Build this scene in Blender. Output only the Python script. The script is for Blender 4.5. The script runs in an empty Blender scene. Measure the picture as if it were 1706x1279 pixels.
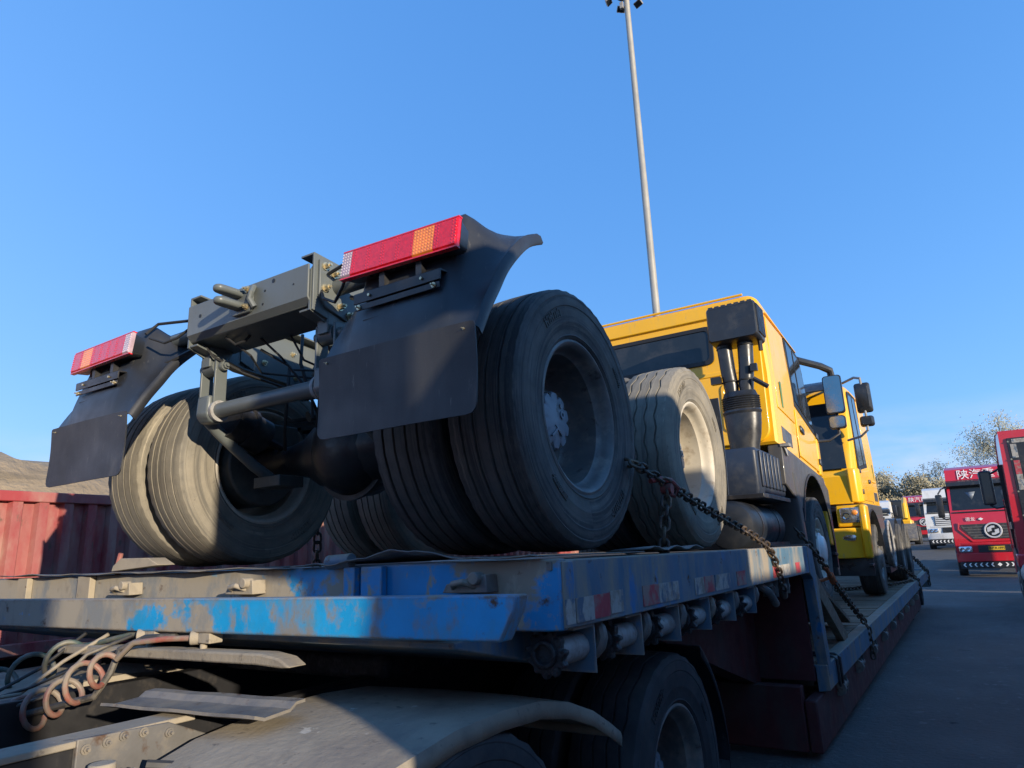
import bpy, bmesh, math, random
from mathutils import Vector, Matrix
random.seed(11)
R = math.radians
S = bpy.context.scene
COL = S.collection
H = 1.42                      # height of the eye; all positions below are given relative to the eye level
# ------------------------------------------------------------------ camera, sky, sun, exposure
cam = bpy.data.cameras.new('camera'); camo = bpy.data.objects.new('camera', cam); COL.objects.link(camo)
cam.sensor_width = 36; cam.lens = 23.99; cam.clip_end = 3000; cam.clip_start = 0.02
X_ = Vector((0.84091862, -0.16337329, -0.51591186)); Y_ = Vector((0.53974425, 0.18425005, 0.82141832)); Z_ = Vector((-0.03914103, -0.96920642, 0.24311909))
cx = Vector((X_[0], Y_[0], Z_[0])); cy = -Vector((X_[1], Y_[1], Z_[1])); cz = -Vector((X_[2], Y_[2], Z_[2]))
m = Matrix((cx, cy, cz)).transposed().to_4x4(); m.translation = (0, 0, H); camo.matrix_world = m
S.camera = camo
SUN_AZ, SUN_EL = 66.0, 11.5
to_sun = Vector((math.sin(R(SUN_AZ)) * math.cos(R(SUN_EL)), -math.cos(R(SUN_AZ)) * math.cos(R(SUN_EL)), math.sin(R(SUN_EL))))
sun = bpy.data.lights.new('sun', 'SUN'); suno = bpy.data.objects.new('sun', sun); COL.objects.link(suno)
sun.energy = 2.6; sun.angle = R(0.55); sun.color = (1.0, 0.86, 0.66)
suno.rotation_euler = to_sun.to_track_quat('Z', 'Y').to_euler(); suno.location = (20, -20, 30)
W = bpy.data.worlds.new('World'); S.world = W; W.use_nodes = True
wn = W.node_tree.nodes; wl = W.node_tree.links; wn.clear()
sky = wn.new('ShaderNodeTexSky'); sky.sky_type = 'NISHITA'; sky.sun_disc = False
sky.sun_elevation = R(SUN_EL); sky.sun_rotation = math.atan2(-to_sun.x, to_sun.y)
sky.altitude = 300; sky.air_density = 1.0; sky.dust_density = 0.4; sky.ozone_density = 5.5
bg = wn.new('ShaderNodeBackground'); bg.inputs[1].default_value = 0.15
# thin bank of pale cloud low over the horizon
tc = wn.new('ShaderNodeTexCoord'); mp = wn.new('ShaderNodeMapping'); mp.inputs['Scale'].default_value = (2.2, 2.2, 9.0)
cn = wn.new('ShaderNodeTexNoise'); cn.inputs['Scale'].default_value = 2.3; cn.inputs['Detail'].default_value = 7; cn.inputs['Roughness'].default_value = .58
wl.new(tc.outputs['Generated'], mp.inputs[0]); wl.new(mp.outputs[0], cn.inputs['Vector'])
cr = wn.new('ShaderNodeMapRange'); cr.inputs[1].default_value = .38; cr.inputs[2].default_value = .60; wl.new(cn.outputs[0], cr.inputs[0])
sx = wn.new('ShaderNodeSeparateXYZ'); wl.new(tc.outputs['Generated'], sx.inputs[0])
band = wn.new('ShaderNodeMapRange'); band.inputs[1].default_value = .02; band.inputs[2].default_value = .17; band.inputs[3].default_value = .95; band.inputs[4].default_value = 0; wl.new(sx.outputs[2], band.inputs[0])
mm = wn.new('ShaderNodeMath'); mm.operation = 'MULTIPLY'; wl.new(cr.outputs[0], mm.inputs[0]); wl.new(band.outputs[0], mm.inputs[1])
cmix = wn.new('ShaderNodeMix'); cmix.data_type = 'RGBA'; wl.new(mm.outputs[0], cmix.inputs[0]); cmix.inputs[7].default_value = (2.05, 2.15, 2.35, 1)
# the phone's soft highlight roll-off, applied evenly to the whole sky
ss = wn.new('ShaderNodeSeparateColor'); sc_ = wn.new('ShaderNodeCombineColor'); wl.new(sky.outputs[0], ss.inputs[0])
for i_, (ga, pa) in enumerate(((.72, .72), (1.0, .50), (1.71, .36))):
    pw = wn.new('ShaderNodeMath'); pw.operation = 'POWER'; pw.inputs[1].default_value = pa; wl.new(ss.outputs[i_], pw.inputs[0])
    ml = wn.new('ShaderNodeMath'); ml.operation = 'MULTIPLY'; ml.inputs[1].default_value = ga; wl.new(pw.outputs[0], ml.inputs[0]); wl.new(ml.outputs[0], sc_.inputs[i_])
wl.new(sc_.outputs[0], cmix.inputs[6])
wo = wn.new('ShaderNodeOutputWorld'); wl.new(cmix.outputs[2], bg.inputs[0]); wl.new(bg.outputs[0], wo.inputs[0])
S.view_settings.view_transform = 'Standard'; S.view_settings.look = 'None'; S.view_settings.gamma = 1.0; S.view_settings.exposure = 1.40
S.view_settings.use_curve_mapping = False
S.render.engine = 'CYCLES'

# ------------------------------------------------------------------ materials
MATS = {}
def mat(name, col, rough=.5, metal=0., coat=0., var=.12, vscale=6., layers=(), bump=None, trans=0., dusty=None, rvar=.12, edge=None):
    """layers: (colour, noise scale, lo, hi, (sx,sy,sz), roughness); dusty: (colour, amount) settles on faces that look up"""
    m = bpy.data.materials.new(name); m.use_nodes = True; MATS[name] = m
    n, l = m.node_tree.nodes, m.node_tree.links
    p = n['Principled BSDF']
    tc = n.new('ShaderNodeTexCoord'); oi = n.new('ShaderNodeObjectInfo')
    mu = n.new('ShaderNodeMath'); mu.operation = 'MULTIPLY'; mu.inputs[1].default_value = 31.; l.new(oi.outputs['Random'], mu.inputs[0])
    va = n.new('ShaderNodeVectorMath'); va.operation = 'ADD'; l.new(tc.outputs['Object'], va.inputs[0]); l.new(mu.outputs[0], va.inputs[1])
    def noise(scale, st=None, detail=5, rough_=.6):
        if st == 'ring':      # scuffs that run round an axle (local x)
            a = n.new('ShaderNodeSeparateXYZ'); l.new(tc.outputs['Object'], a.inputs[0]); v = n.new('ShaderNodeCombineXYZ'); l.new(a.outputs[1], v.inputs[1]); l.new(a.outputs[2], v.inputs[2])
            ln = n.new('ShaderNodeVectorMath'); ln.operation = 'LENGTH'; l.new(v.outputs[0], ln.inputs[0])
            w = n.new('ShaderNodeCombineXYZ'); l.new(ln.outputs['Value'], w.inputs[0]); l.new(a.outputs[0], w.inputs[1]); l.new(mu.outputs[0], w.inputs[2])
            at = n.new('ShaderNodeMath'); at.operation = 'ARCTAN2'; l.new(a.outputs[1], at.inputs[0]); l.new(a.outputs[2], at.inputs[1])
            sc0 = n.new('ShaderNodeMath'); sc0.operation = 'MULTIPLY_ADD'; sc0.inputs[1].default_value = .012; l.new(at.outputs[0], sc0.inputs[0]); l.new(mu.outputs[0], sc0.inputs[2]); l.new(sc0.outputs[0], w.inputs[2])
            t = n.new('ShaderNodeTexNoise'); t.inputs['Scale'].default_value = scale; t.inputs['Detail'].default_value = 6; t.inputs['Roughness'].default_value = .7; l.new(w.outputs[0], t.inputs['Vector']); return t.outputs[0]
        t = n.new('ShaderNodeTexNoise'); t.inputs['Scale'].default_value = scale; t.inputs['Detail'].default_value = detail; t.inputs['Roughness'].default_value = rough_
        if st:
            mp = n.new('ShaderNodeMapping'); mp.inputs['Scale'].default_value = st; l.new(va.outputs[0], mp.inputs[0]); l.new(mp.outputs[0], t.inputs['Vector'])
        else: l.new(va.outputs[0], t.inputs['Vector'])
        return t.outputs[0]
    def rng(sock, a, b, c=0., d=1.):
        t = n.new('ShaderNodeMapRange'); t.inputs[1].default_value = a; t.inputs[2].default_value = b; t.inputs[3].default_value = c; t.inputs[4].default_value = d
        l.new(sock, t.inputs[0]); return t.outputs[0]
    def mix(f, a, b):
        t = n.new('ShaderNodeMix'); t.data_type = 'RGBA'; l.new(f, t.inputs[0])
        for i, s in ((6, a), (7, b)):
            if isinstance(s, (tuple, list)): t.inputs[i].default_value = (*s[:3], 1)
            else: l.new(s, t.inputs[i])
        return t.outputs[2]
    c = mix(rng(noise(vscale), .3, .7), tuple(x * (1 - var) for x in col), tuple(min(1, x * (1 + var)) for x in col))
    rg = rng(noise(vscale * 1.7), .3, .7, max(.03, rough - rvar), min(1, rough + rvar))
    for L in layers:
        ns = noise(L[1], L[4] if len(L) > 4 else None, 8, .65)
        if len(L) > 6:        # wear that grows along one axis of the piece: (axis, from, added, to, added)
            ax_, a0, v0, a1, v1 = L[6]; sp = n.new('ShaderNodeSeparateXYZ'); l.new(tc.outputs['Object'], sp.inputs[0])
            ad = n.new('ShaderNodeMath'); l.new(ns, ad.inputs[0]); l.new(rng(sp.outputs[ax_], a0, a1, v0, v1), ad.inputs[1]); ns = ad.outputs[0]
        f = rng(ns, L[2], L[3])
        c = mix(f, c, L[0])
        if len(L) > 5:
            t = n.new('ShaderNodeMix'); l.new(f, t.inputs[0]); l.new(rg, t.inputs[2]); t.inputs[3].default_value = L[5]; rg = t.outputs[0]
    if edge:                  # worn edges: (colour, radius)
        g = n.new('ShaderNodeNewGeometry'); bv = n.new('ShaderNodeBevel'); bv.samples = 3; bv.inputs['Radius'].default_value = edge[1]
        dt = n.new('ShaderNodeVectorMath'); dt.operation = 'DOT_PRODUCT'; l.new(g.outputs['Normal'], dt.inputs[0]); l.new(bv.outputs[0], dt.inputs[1])
        e1 = rng(dt.outputs['Value'], .995, .90); e2 = n.new('ShaderNodeMath'); e2.operation = 'MULTIPLY'; l.new(e1, e2.inputs[0]); l.new(rng(noise(18, None, 8, .7), .40, .56), e2.inputs[1])
        c = mix(e2.outputs[0], c, edge[0])
    if dusty:
        g = n.new('ShaderNodeNewGeometry'); sp = n.new('ShaderNodeSeparateXYZ'); l.new(g.outputs['Normal'], sp.inputs[0])
        f = rng(sp.outputs[2], .1, .9, 0, dusty[1]); c = mix(f, c, dusty[0])
    l.new(c, p.inputs['Base Color']); l.new(rg, p.inputs['Roughness'])
    p.inputs['Metallic'].default_value = metal
    if coat: p.inputs['Coat Weight'].default_value = coat; p.inputs['Coat Roughness'].default_value = .06
    if trans: p.inputs['Transmission Weight'].default_value = trans
    if bump:
        b = n.new('ShaderNodeBump'); b.inputs['Strength'].default_value = bump[1]; b.inputs['Distance'].default_value = bump[2] if len(bump) > 2 else .01
        l.new(noise(bump[0], None, 6), b.inputs['Height']); l.new(b.outputs[0], p.inputs['Normal'])
    return m
DUST = (.30, .245, .17)
mat('asphalt', (.105, .10, .092), .9, var=.2, vscale=.6, layers=[((.12, .117, .11), .12, .45, .70, (1, .5, 1)), ((.055, .055, .057), .9, .55, .80, (1, .5, 1)), ((.028, .028, .028), 2.6, .66, .70), ((.085, .08, .072), .25, .45, .7, (1, .3, 1)), ((.06, .06, .062), 1.3, .56, .8, (1, .25, 1)), ((.16, .155, .145), 9, .60, .68), ((.12, .11, .095), 60, .58, .70)], bump=(24, .7, .03))
mat('hill', (.30, .225, .14), .95, var=.2, vscale=.05, layers=[((.19, .145, .09), .16, .48, .62, (.5, .5, 6)), ((.12, .10, .065), .5, .6, .75, (1, 1, 2))], bump=(.8, .7, .6))
mat('rubber_grey', (.068, .067, .065), .78, var=.3, vscale=9, layers=[((.115, .105, .088), 5, .42, .70), ((.032, .032, .033), 45, .48, .60, 'ring'), ((.14, .13, .11), 70, .58, .68, 'ring'), ((.085, .075, .06), 40, .56, .75)], bump=(70, .25, .004))
mat('rubber_dusty', (.185, .168, .135), .9, var=.2, vscale=9, layers=[((.27, .24, .185), 4, .42, .68), ((.13, .12, .1), 45, .50, .64, 'ring'), ((.33, .295, .23), 60, .58, .68, 'ring'), ((.11, .1, .085), 30, .60, .75)], bump=(70, .3, .004))
mat('rubber_dark', (.032, .033, .036), .75, var=.25, vscale=6, layers=[((.07, .066, .06), 7, .48, .75)], bump=(60, .2, .004))
mat('rim_grey', (.15, .15, .145), .55, metal=.3, var=.2, layers=[((.26, .235, .2), 10, .5, .68), ((.06, .045, .035), 16, .6, .72)], bump=(50, .2, .003))
mat('rim_cream', (.50, .45, .36), .6, var=.1, layers=[((.30, .24, .17), 12, .52, .72), ((.14, .09, .05), 30, .64, .74)], bump=(50, .15, .003))
mat('hub_grey', (.20, .235, .27), .5, metal=.1, var=.1, layers=[((.07, .06, .05), 14, .58, .7)])
mat('hub_white', (.80, .78, .72), .4, coat=.3, layers=[((.34, .28, .2), 9, .55, .75)])
mat('fender_black', (.021, .023, .028), .42, var=.15, vscale=3, layers=[((.036, .038, .042), 5, .5, .75, (1, 1, .15)), ((.10, .095, .085), 3, .62, .85, (1, 1, .7)), ((.09, .088, .082), 50, .63, .75, (1, 1, .2))], bump=(160, .10, .003))
mat('flap_black', (.022, .023, .026), .5, var=.15, vscale=2, layers=[((.040, .040, .041), 6, .48, .72, (1, 1, .12)), ((.085, .08, .072), 4, .62, .80, (1, 1, .5)), ((.12, .11, .095), 70, .64, .72, (1, 1, .15))], bump=(120, .12, .004))
mat('black_metal', (.02, .02, .022), .4, var=.2, layers=[((.07, .06, .05), 12, .55, .8)], bump=(60, .1, .003))
mat('black_plastic', (.022, .024, .028), .34, var=.15, layers=[((.075, .068, .055), 6, .52, .85)], bump=(90, .06, .003))
mat('olive', (.112, .124, .119), .42, var=.07, vscale=3, layers=[((.15, .158, .15), 5, .55, .8, (1, 1, .2)), ((.075, .075, .06), 22, .66, .76)], bump=(60, .06, .003))
mat('olive_dark', (.05, .052, .045), .6, var=.2, layers=[((.10, .09, .07), 8, .5, .75), ((.02, .02, .02), 14, .55, .7)], bump=(40, .2, .004))
mat('oily_black', (.014, .014, .015), .45, var=.3, layers=[((.06, .052, .04), 9, .52, .75)], bump=(30, .25, .005))
mat('zinc', (.62, .53, .34), .35, metal=.8, var=.2, layers=[((.3, .2, .09), 40, .6, .72)])
mat('yellow', (.82, .43, .008), .36, coat=.30, var=.04, vscale=1.5, layers=[((.66, .40, .05), 5, .50, .85, (1, 1, .18), .55), ((.50, .34, .12), 22, .60, .74, (1, 1, .25), .7), ((.34, .25, .13), 60, .66, .74)], bump=(5, .05, .01), rvar=.08)
mat('cab_grey', (.065, .063, .062), .5, coat=.15, var=.1, layers=[((.13, .115, .095), 5, .52, .85, (1, 1, .4))], bump=(120, .1, .003))
mat('glass_dark', (.016, .02, .024), .06, coat=.0, var=.2, layers=[((.06, .055, .05), 3, .55, .85, None, .2)], rvar=.03)
mat('rubber_seal', (.012, .012, .013), .6)
mat('rail_blue', (.008, .30, .62), .5, var=.15, vscale=4,
    layers=[((.05, .27, .42), 6, .5, .70), ((.315, .28, .22), 3.4, .475, .53, (1, 1, 1.3), .88, (0, -.3, .15, 1.25, -.11)), ((.20, .21, .21), 5, .52, .62, (1, 1, .6), .85), ((.24, .21, .165), 14, .55, .7, (1, 1, .6), .9), ((.10, .06, .035), 9, .62, .69, None, .9)], bump=(26, .22, .004), dusty=((.26, .23, .19), .6), edge=((.16, .11, .07), .014))
mat('blue_paint', (.007, .235, .50), .5, coat=.1, var=.2, vscale=4,
    layers=[((.05, .19, .33), 6, .5, .75), ((.27, .235, .18), 3.2, .50, .56, (1, 1, 1.2), .85), ((.33, .29, .22), 17, .56, .62, (1, 1, .5), .9), ((.10, .055, .03), 11, .60, .68, None, .9)], bump=(30, .2, .004), dusty=((.26, .23, .19), .6), edge=((.24, .2, .15), .014))
mat('dusty_blue', (.34, .29, .215), .88, var=.13, vscale=2.2,
    layers=[((.22, .20, .165), 9, .52, .75), ((.04, .21, .42), 4.5, .62, .67, (1, 1, 1.6), .55), ((.13, .075, .04), 13, .645, .70, None, .9)], bump=(24, .25, .005))
mat('side_blue', (.070, .145, .215), .6, var=.2, vscale=3,
    layers=[((.27, .235, .185), 6, .46, .64, (1, 1, .30), .85), ((.012, .15, .34), 7, .60, .68, (1, 1, .5), .5), ((.09, .05, .03), 14, .63, .70, None, .9)], bump=(30, .2, .004), dusty=(DUST, .8), edge=((.30, .26, .2), .012))
mat('steel_worn', (.15, .145, .14), .6, metal=.2, var=.2, layers=[((.28, .235, .17), 6, .45, .7), ((.09, .05, .03), 16, .58, .7)], bump=(30, .3, .004))
mat('dusty_steel', (.30, .26, .20), .92, var=.15, vscale=4, layers=[((.20, .175, .14), 10, .5, .7), ((.40, .35, .27), 5, .58, .8), ((.15, .13, .105), 22, .60, .68), ((.46, .42, .35), 9, .66, .69), ((.17, .15, .13), 3, .56, .75, (1, .3, 1))], bump=(45, .4, .006))
mat('drum_pale', (.30, .295, .285), .55, var=.15, layers=[((.16, .135, .11), 14, .48, .66), ((.08, .06, .045), 25, .6, .7)], bump=(40, .1, .003))
mat('grease', (.022, .022, .024), .55, var=.3, layers=[((.06, .06, .062), 25, .5, .7)], bump=(26, .9, .02))
mat('red_faded', (.30, .038, .042), .6, var=.15, vscale=2, layers=[((.33, .16, .135), 2.5, .40, .68, (1, 1, .5), .85), ((.38, .28, .215), 3.5, .46, .76, (1, 1, .35), .9), ((.16, .09, .07), 12, .60, .68, (1, 1, .4), .9)], bump=(20, .1, .004))
mat('red_skirt', (.075, .014, .016), .65, var=.2, layers=[((.07, .055, .05), 4, .48, .7, (1, 1, .4), .9)], bump=(20, .15, .004))
mat('red_truck', (.52, .018, .03), .3, coat=.7, var=.05, vscale=1.2, layers=[((.36, .08, .07), 3, .58, .9, (1, 1, .3), .6)], rvar=.05)
mat('white_truck', (.66, .66, .64), .4, coat=.3, var=.05, layers=[((.40, .36, .3), 3, .55, .85, (1, 1, .3), .7)])
mat('tape_red', (.38, .05, .065), .55, var=.2, layers=[((.26, .19, .165), 14, .48, .6), ((.09, .12, .16), 22, .6, .66)])
mat('tape_white', (.38, .365, .33), .6, var=.15, layers=[((.22, .19, .155), 12, .46, .6), ((.085, .13, .18), 15, .53, .58, (1, 1, .5))])
mat('chain', (.07, .055, .045), .55, metal=.5, var=.3, layers=[((.20, .14, .085), 14, .48, .65)], bump=(50, .3, .003))
mat('hook_red', (.24, .04, .035), .6, layers=[((.09, .06, .045), 20, .5, .65)])
mat('binder_orange', (.48, .13, .04), .6, layers=[((.2, .13, .08), 16, .52, .66)])
mat('wood', (.17, .115, .07), .85, var=.25, vscale=4, layers=[((.28, .215, .15), 5, .45, .7, (.25, 4, 4)), ((.07, .05, .035), 9, .55, .7, (.2, 5, 5))], bump=(26, .4, .005))
mat('hose_red', (.30, .07, .05), .6, layers=[((.22, .18, .14), 7, .36, .56)])
mat('hose_black', (.035, .034, .033), .55, layers=[((.22, .19, .15), 9, .46, .68)])
mat('hose_green', (.025, .07, .062), .6, layers=[((.17, .155, .125), 7, .40, .6)])
mat('tank_black', (.012, .015, .020), .42, var=.2, layers=[((.035, .035, .035), 6, .55, .85)])
mat('box_blue', (.022, .030, .048), .42, var=.12, layers=[((.07, .07, .07), 6, .55, .85)])
mat('lens_red', (.60, .004, .008), .12, coat=.6, var=.22, vscale=60, bump=(140, .4, .004))
mat('lens_amber', (.80, .20, .012), .16, coat=.8, var=.2, vscale=30, bump=(45, .18, .004))
mat('lens_clear', (.42, .30, .33), .12, coat=.8, var=.2, vscale=30, bump=(45, .18, .004))
mat('led_red', (.62, .012, .02), .08, coat=1.)
mat('led_amber', (.88, .28, .03), .08, coat=1.)
mat('led_clear', (.6, .5, .52), .2, coat=.6)
mat('lamp_chrome', (.72, .73, .75), .12, metal=.9, var=.15, vscale=20, bump=(26, .5, .01))
mat('lamp_orange', (.80, .28, .05), .2, coat=.5)
mat('mirror_glass', (.30, .34, .33), .08, metal=1.0, var=.05)
mat('silver', (.62, .62, .63), .35, metal=.25)
mat('chrome', (.72, .72, .72), .18, metal=1.0)
mat('pole', (.36, .34, .29), .5, metal=.25, var=.1, vscale=1, layers=[((.25, .235, .2), 2, .5, .8, (6, 6, .3))])
mat('plate_yellow', (.75, .48, .03), .5)
mat('ink_black', (.01, .01, .01), .5)
mat('paint_white', (.78, .78, .76), .5)
mat('bark', (.12, .10, .08), .95, bump=(12, .5, .03))
mat('leaf_pale', (.25, .225, .145), .8, var=.35, vscale=1.2, layers=[((.34, .31, .22), .9, .48, .66), ((.14, .13, .07), 1.6, .58, .74)])
mat('leaf_grey', (.29, .285, .21), .8, var=.35, vscale=1.2, layers=[((.33, .33, .25), .9, .48, .66), ((.12, .125, .075), 1.6, .58, .74)])
mat('green_decal', (.10, .20, .05), .5)
mat('grille_dark', (.05, .05, .052), .5, metal=.3, layers=[((.13, .11, .09), 9, .5, .7)])
mat('curtain', (.16, .19, .23), .5)
mat('cord', (.02, .02, .02), .6)

# ------------------------------------------------------------------ mesh builder
ORG = {}
def hz(v): return Vector((v[0], v[1], v[2] + H))
class B:
    def __init__(s, M=None): s.v = []; s.f = []; s.M = M or Matrix()
    def add(s, vs, fs):
        b = len(s.v); M = s.M; s.v += [M @ Vector(v) for v in vs]; s.f += [tuple(i + b for i in f) for f in fs]; return s
    def box(s, x0, x1, y0, y1, z0, z1, rot=None):
        vs = [(x, y, z) for x in (x0, x1) for y in (y0, y1) for z in (z0, z1)]
        if rot is not None:
            c = Vector(((x0 + x1) / 2, (y0 + y1) / 2, (z0 + z1) / 2)); vs = [c + rot @ (Vector(v) - c) for v in vs]
        return s.add(vs, [(0, 1, 3, 2), (4, 6, 7, 5), (0, 4, 5, 1), (2, 3, 7, 6), (0, 2, 6, 4), (1, 5, 7, 3)])
    def loft(s, rows, cyc=True, caps=True):
        n = len(rows[0]); vs = [p for r in rows for p in r]; fs = []
        for i in range(len(rows) - 1):
            for j in range(n if cyc else n - 1):
                k = (j + 1) % n; fs.append((i * n + j, i * n + k, (i + 1) * n + k, (i + 1) * n + j))
        if caps and cyc: fs.append(tuple(range(n))[::-1]); fs.append(tuple((len(rows) - 1) * n + j for j in range(n)))
        return s.add(vs, fs)
    def thick(s, rows, t):
        n, m_ = len(rows), len(rows[0]); P = [[Vector(p) for p in r] for r in rows]; Q = []
        for i in range(n):
            q = []
            for j in range(m_):
                a = P[min(i + 1, n - 1)][j] - P[max(i - 1, 0)][j]; b_ = P[i][min(j + 1, m_ - 1)] - P[i][max(j - 1, 0)]; nn = a.cross(b_)
                q.append(P[i][j] + (nn.normalized() * t if nn.length > 1e-9 else Vector((0, t, 0))))
            Q.append(q)
        vs = [p for r in P for p in r] + [p for r in Q for p in r]; N_ = n * m_; fs = []
        for i in range(n - 1):
            for j in range(m_ - 1):
                a, b_, c_, d = i * m_ + j, i * m_ + j + 1, (i + 1) * m_ + j + 1, (i + 1) * m_ + j; fs += [(a, b_, c_, d), (a + N_, d + N_, c_ + N_, b_ + N_)]
        ed = [(i * m_, (i + 1) * m_) for i in range(n - 1)] + [((i + 1) * m_ + m_ - 1, i * m_ + m_ - 1) for i in range(n - 1)] + [(j + 1, j) for j in range(m_ - 1)] + [((n - 1) * m_ + j, (n - 1) * m_ + j + 1) for j in range(m_ - 1)]
        fs += [(a, b_, b_ + N_, a + N_) for a, b_ in ed]
        return s.add(vs, fs)
    def cyl(s, p0, p1, r0, r1=None, n=16, caps=True):
        return s.tube([p0, p1], [r0, r0 if r1 is None else r1], n, caps)
    def tube(s, pts, r, n=8, caps=True, closed=False):
        pts = [Vector(p) for p in pts]; N = len(pts); rr = r if isinstance(r, (list, tuple)) else [r] * N
        rows = []; up = None
        for i, p in enumerate(pts):
            if closed: t = pts[(i + 1) % N] - pts[i - 1]
            else: t = pts[min(i + 1, N - 1)] - pts[max(i - 1, 0)]
            t.normalize()
            if up is None: up = Vector((0, 0, 1)) if abs(t.z) < .9 else Vector((1, 0, 0))
            a = t.cross(up).normalized(); up = a.cross(t).normalized()
            rows.append([p + (a * math.cos(q) + up * math.sin(q)) * rr[i] for q in [2 * math.pi * k / n for k in range(n)]])
        if closed: rows.append(rows[0]); caps = False
        return s.loft(rows, True, caps)
    def lathe(s, prof, o=(0, 0, 0), ax=0, n=48, closed=False, wob=None):
        rows = []; P = prof + [prof[0]] if closed else prof
        for k in range(n):
            q = 2 * math.pi * k / n; row = []
            for (a, r) in P:
                if wob: a, r = wob(a, r, k, q)
                c, d = r * math.cos(q), r * math.sin(q)
                v = (a, c, d) if ax == 0 else ((d, a, c) if ax == 1 else (c, d, a))
                row.append((v[0] + o[0], v[1] + o[1], v[2] + o[2]))
            rows.append(row)
        rows.append(rows[0]); return s.loft(rows, False, False)
    def prism(s, poly, ax, d0, d1):
        def P(p, d): return (d, p[0], p[1]) if ax == 0 else ((p[0], d, p[1]) if ax == 1 else (p[0], p[1], d))
        return s.loft([[P(p, d0) for p in poly], [P(p, d1) for p in poly]])
    def ball(s, c, r, n=10, m_=6):
        r = r if isinstance(r, (tuple, list)) else (r, r, r)
        rows = []
        for i in range(m_ + 1):
            t = math.pi * i / m_; e = max(math.sin(t), 1e-3)
            rows.append([(c[0] + r[0] * e * math.cos(2 * math.pi * k / n), c[1] + r[1] * e * math.sin(2 * math.pi * k / n), c[2] + r[2] * math.cos(t)) for k in range(n)])
        return s.loft(rows)
    def mesh(s, name, org=(0, 0, 0), smooth=True, angle=35):
        o = Vector(org); me = bpy.data.meshes.new(name); me.from_pydata([v - o for v in s.v], [], s.f)
        bm = bmesh.new(); bm.from_mesh(me); bmesh.ops.remove_doubles(bm, verts=bm.verts, dist=1e-5); bmesh.ops.recalc_face_normals(bm, faces=bm.faces); bm.to_mesh(me); bm.free()
        if smooth: me.shade_smooth(); me.set_sharp_from_angle(angle=R(angle))
        return me
    def build(s, name, mt, parent=None, smooth=True, bevel=0, seg=2, solid=0, angle=35, local=False, loc=None, rot=None, label=None, subd=0):
        org = (0, 0, 0)
        if not local: org = ORG[parent.name] if parent else Vector((0, 0, -H))
        me = s.mesh(name, org, smooth, angle); me.materials.append(MATS[mt])
        return place(name, me, parent, bevel, seg, solid, loc, rot, label, org, subd)
def place(name, me, parent=None, bevel=0, seg=2, solid=0, loc=None, rot=None, label=None, org=None, subd=0):
    o = bpy.data.objects.new(name, me); COL.objects.link(o)
    if parent: o.parent = parent; ORG[o.name] = ORG[parent.name]
    else: ORG[o.name] = Vector((0, 0, -H))
    if loc is not None: o.location = loc
    if rot is not None: o.rotation_euler = rot
    if solid: md = o.modifiers.new('s', 'SOLIDIFY'); md.thickness = solid; md.offset = 0
    if subd: md = o.modifiers.new('d', 'SUBSURF'); md.levels = subd; md.render_levels = subd
    if bevel: md = o.modifiers.new('b', 'BEVEL'); md.width = bevel; md.segments = seg; md.limit_method = 'ANGLE'; md.angle_limit = R(40); md.harden_normals = False
    if label: o['label'] = label
    return o
def tag(o, label, cat, group=None):
    o['label'] = label; o['category'] = cat
    if group: o['group'] = group
    return o
def thing(name, label, cat, org, group=None, rotz=0.):
    o = bpy.data.objects.new(name, None); COL.objects.link(o); o.location = hz(org); o.rotation_euler = (0, 0, rotz); o.empty_display_size = .2
    ORG[o.name] = Vector(org); return tag(o, label, cat, group)
def rel(parent, p):   # a position given in eye-level coordinates -> the parent's own coordinates
    return Vector(p) - ORG[parent.name]
def rrect(w, h, r, n=4, cx=0, cz=0):
    pts = []
    for (sx, sz, a0) in ((1, 1, 0), (-1, 1, 90), (-1, -1, 180), (1, -1, 270)):
        for k in range(n + 1):
            a = R(a0 + 90 * k / n); pts.append((cx + sx * (w / 2 - r) + r * math.cos(a), cz + sz * (h / 2 - r) + r * math.sin(a)))
    return pts
def text_mesh(body, size, ext=.004):
    cu = bpy.data.curves.new('t', 'FONT'); cu.body = body; cu.size = size; cu.extrude = ext; cu.align_x = 'CENTER'; cu.align_y = 'CENTER'
    o = bpy.data.objects.new('t', cu); COL.objects.link(o); dg = bpy.context.evaluated_depsgraph_get()
    me = bpy.data.meshes.new_from_object(o.evaluated_get(dg)); bpy.data.objects.remove(o); return me
# ------------------------------------------------------------------ setting
def gz(y): # yard level; rises a little behind the parked lorries
    t = min(1, max(0, (y - 30) / 16.)); return -1.42 + 1.0 * t * t * (3 - 2 * t) + max(0, y - 46) * .012
ys = [-700, -60, -10, 0, 10, 20, 30] + [30 + 2 * k for k in range(1, 11)] + [80, 140, 700]
g = B(); g.loft([[(x, y, gz(y)) for x in (-700, -80, -20, 0, 20, 80, 700)] for y in ys], False, False)
o = g.build('ground', 'asphalt', angle=60); o['kind'] = 'structure'; o['label'] = 'worn dark grey asphalt of the lorry yard'
g = B(); rows = []; random.seed(5)
xs = [-48, -54, -58, -62, -65, -68, -71, -76, -85, -100, -130, -170]
hs = [0, .4, 2.2, 4.6, 7.4, 9.6, 10.6, 11.0, 11.3, 11.8, 12.5, 13]
for i in range(110):
    y = -90 + 3.2 * i; e = min(1, max(0, (250 - y) / 60.)); wv = 2.0 * math.sin(i * .21) + 1.0 * math.sin(i * .67 + 2)
    rows.append([(x + wv * (.6 if j else 0) + random.uniform(-.7, .7), y + random.uniform(-.9, .9), -1.42 - .3 + (h + (.35 * math.sin(i * .3 + j) + random.uniform(-.35, .35)) * (1 if 0 < j else 0) + 1.6) * e if j else -1.9) for j, (x, h) in enumerate(zip(xs, hs))])
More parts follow.
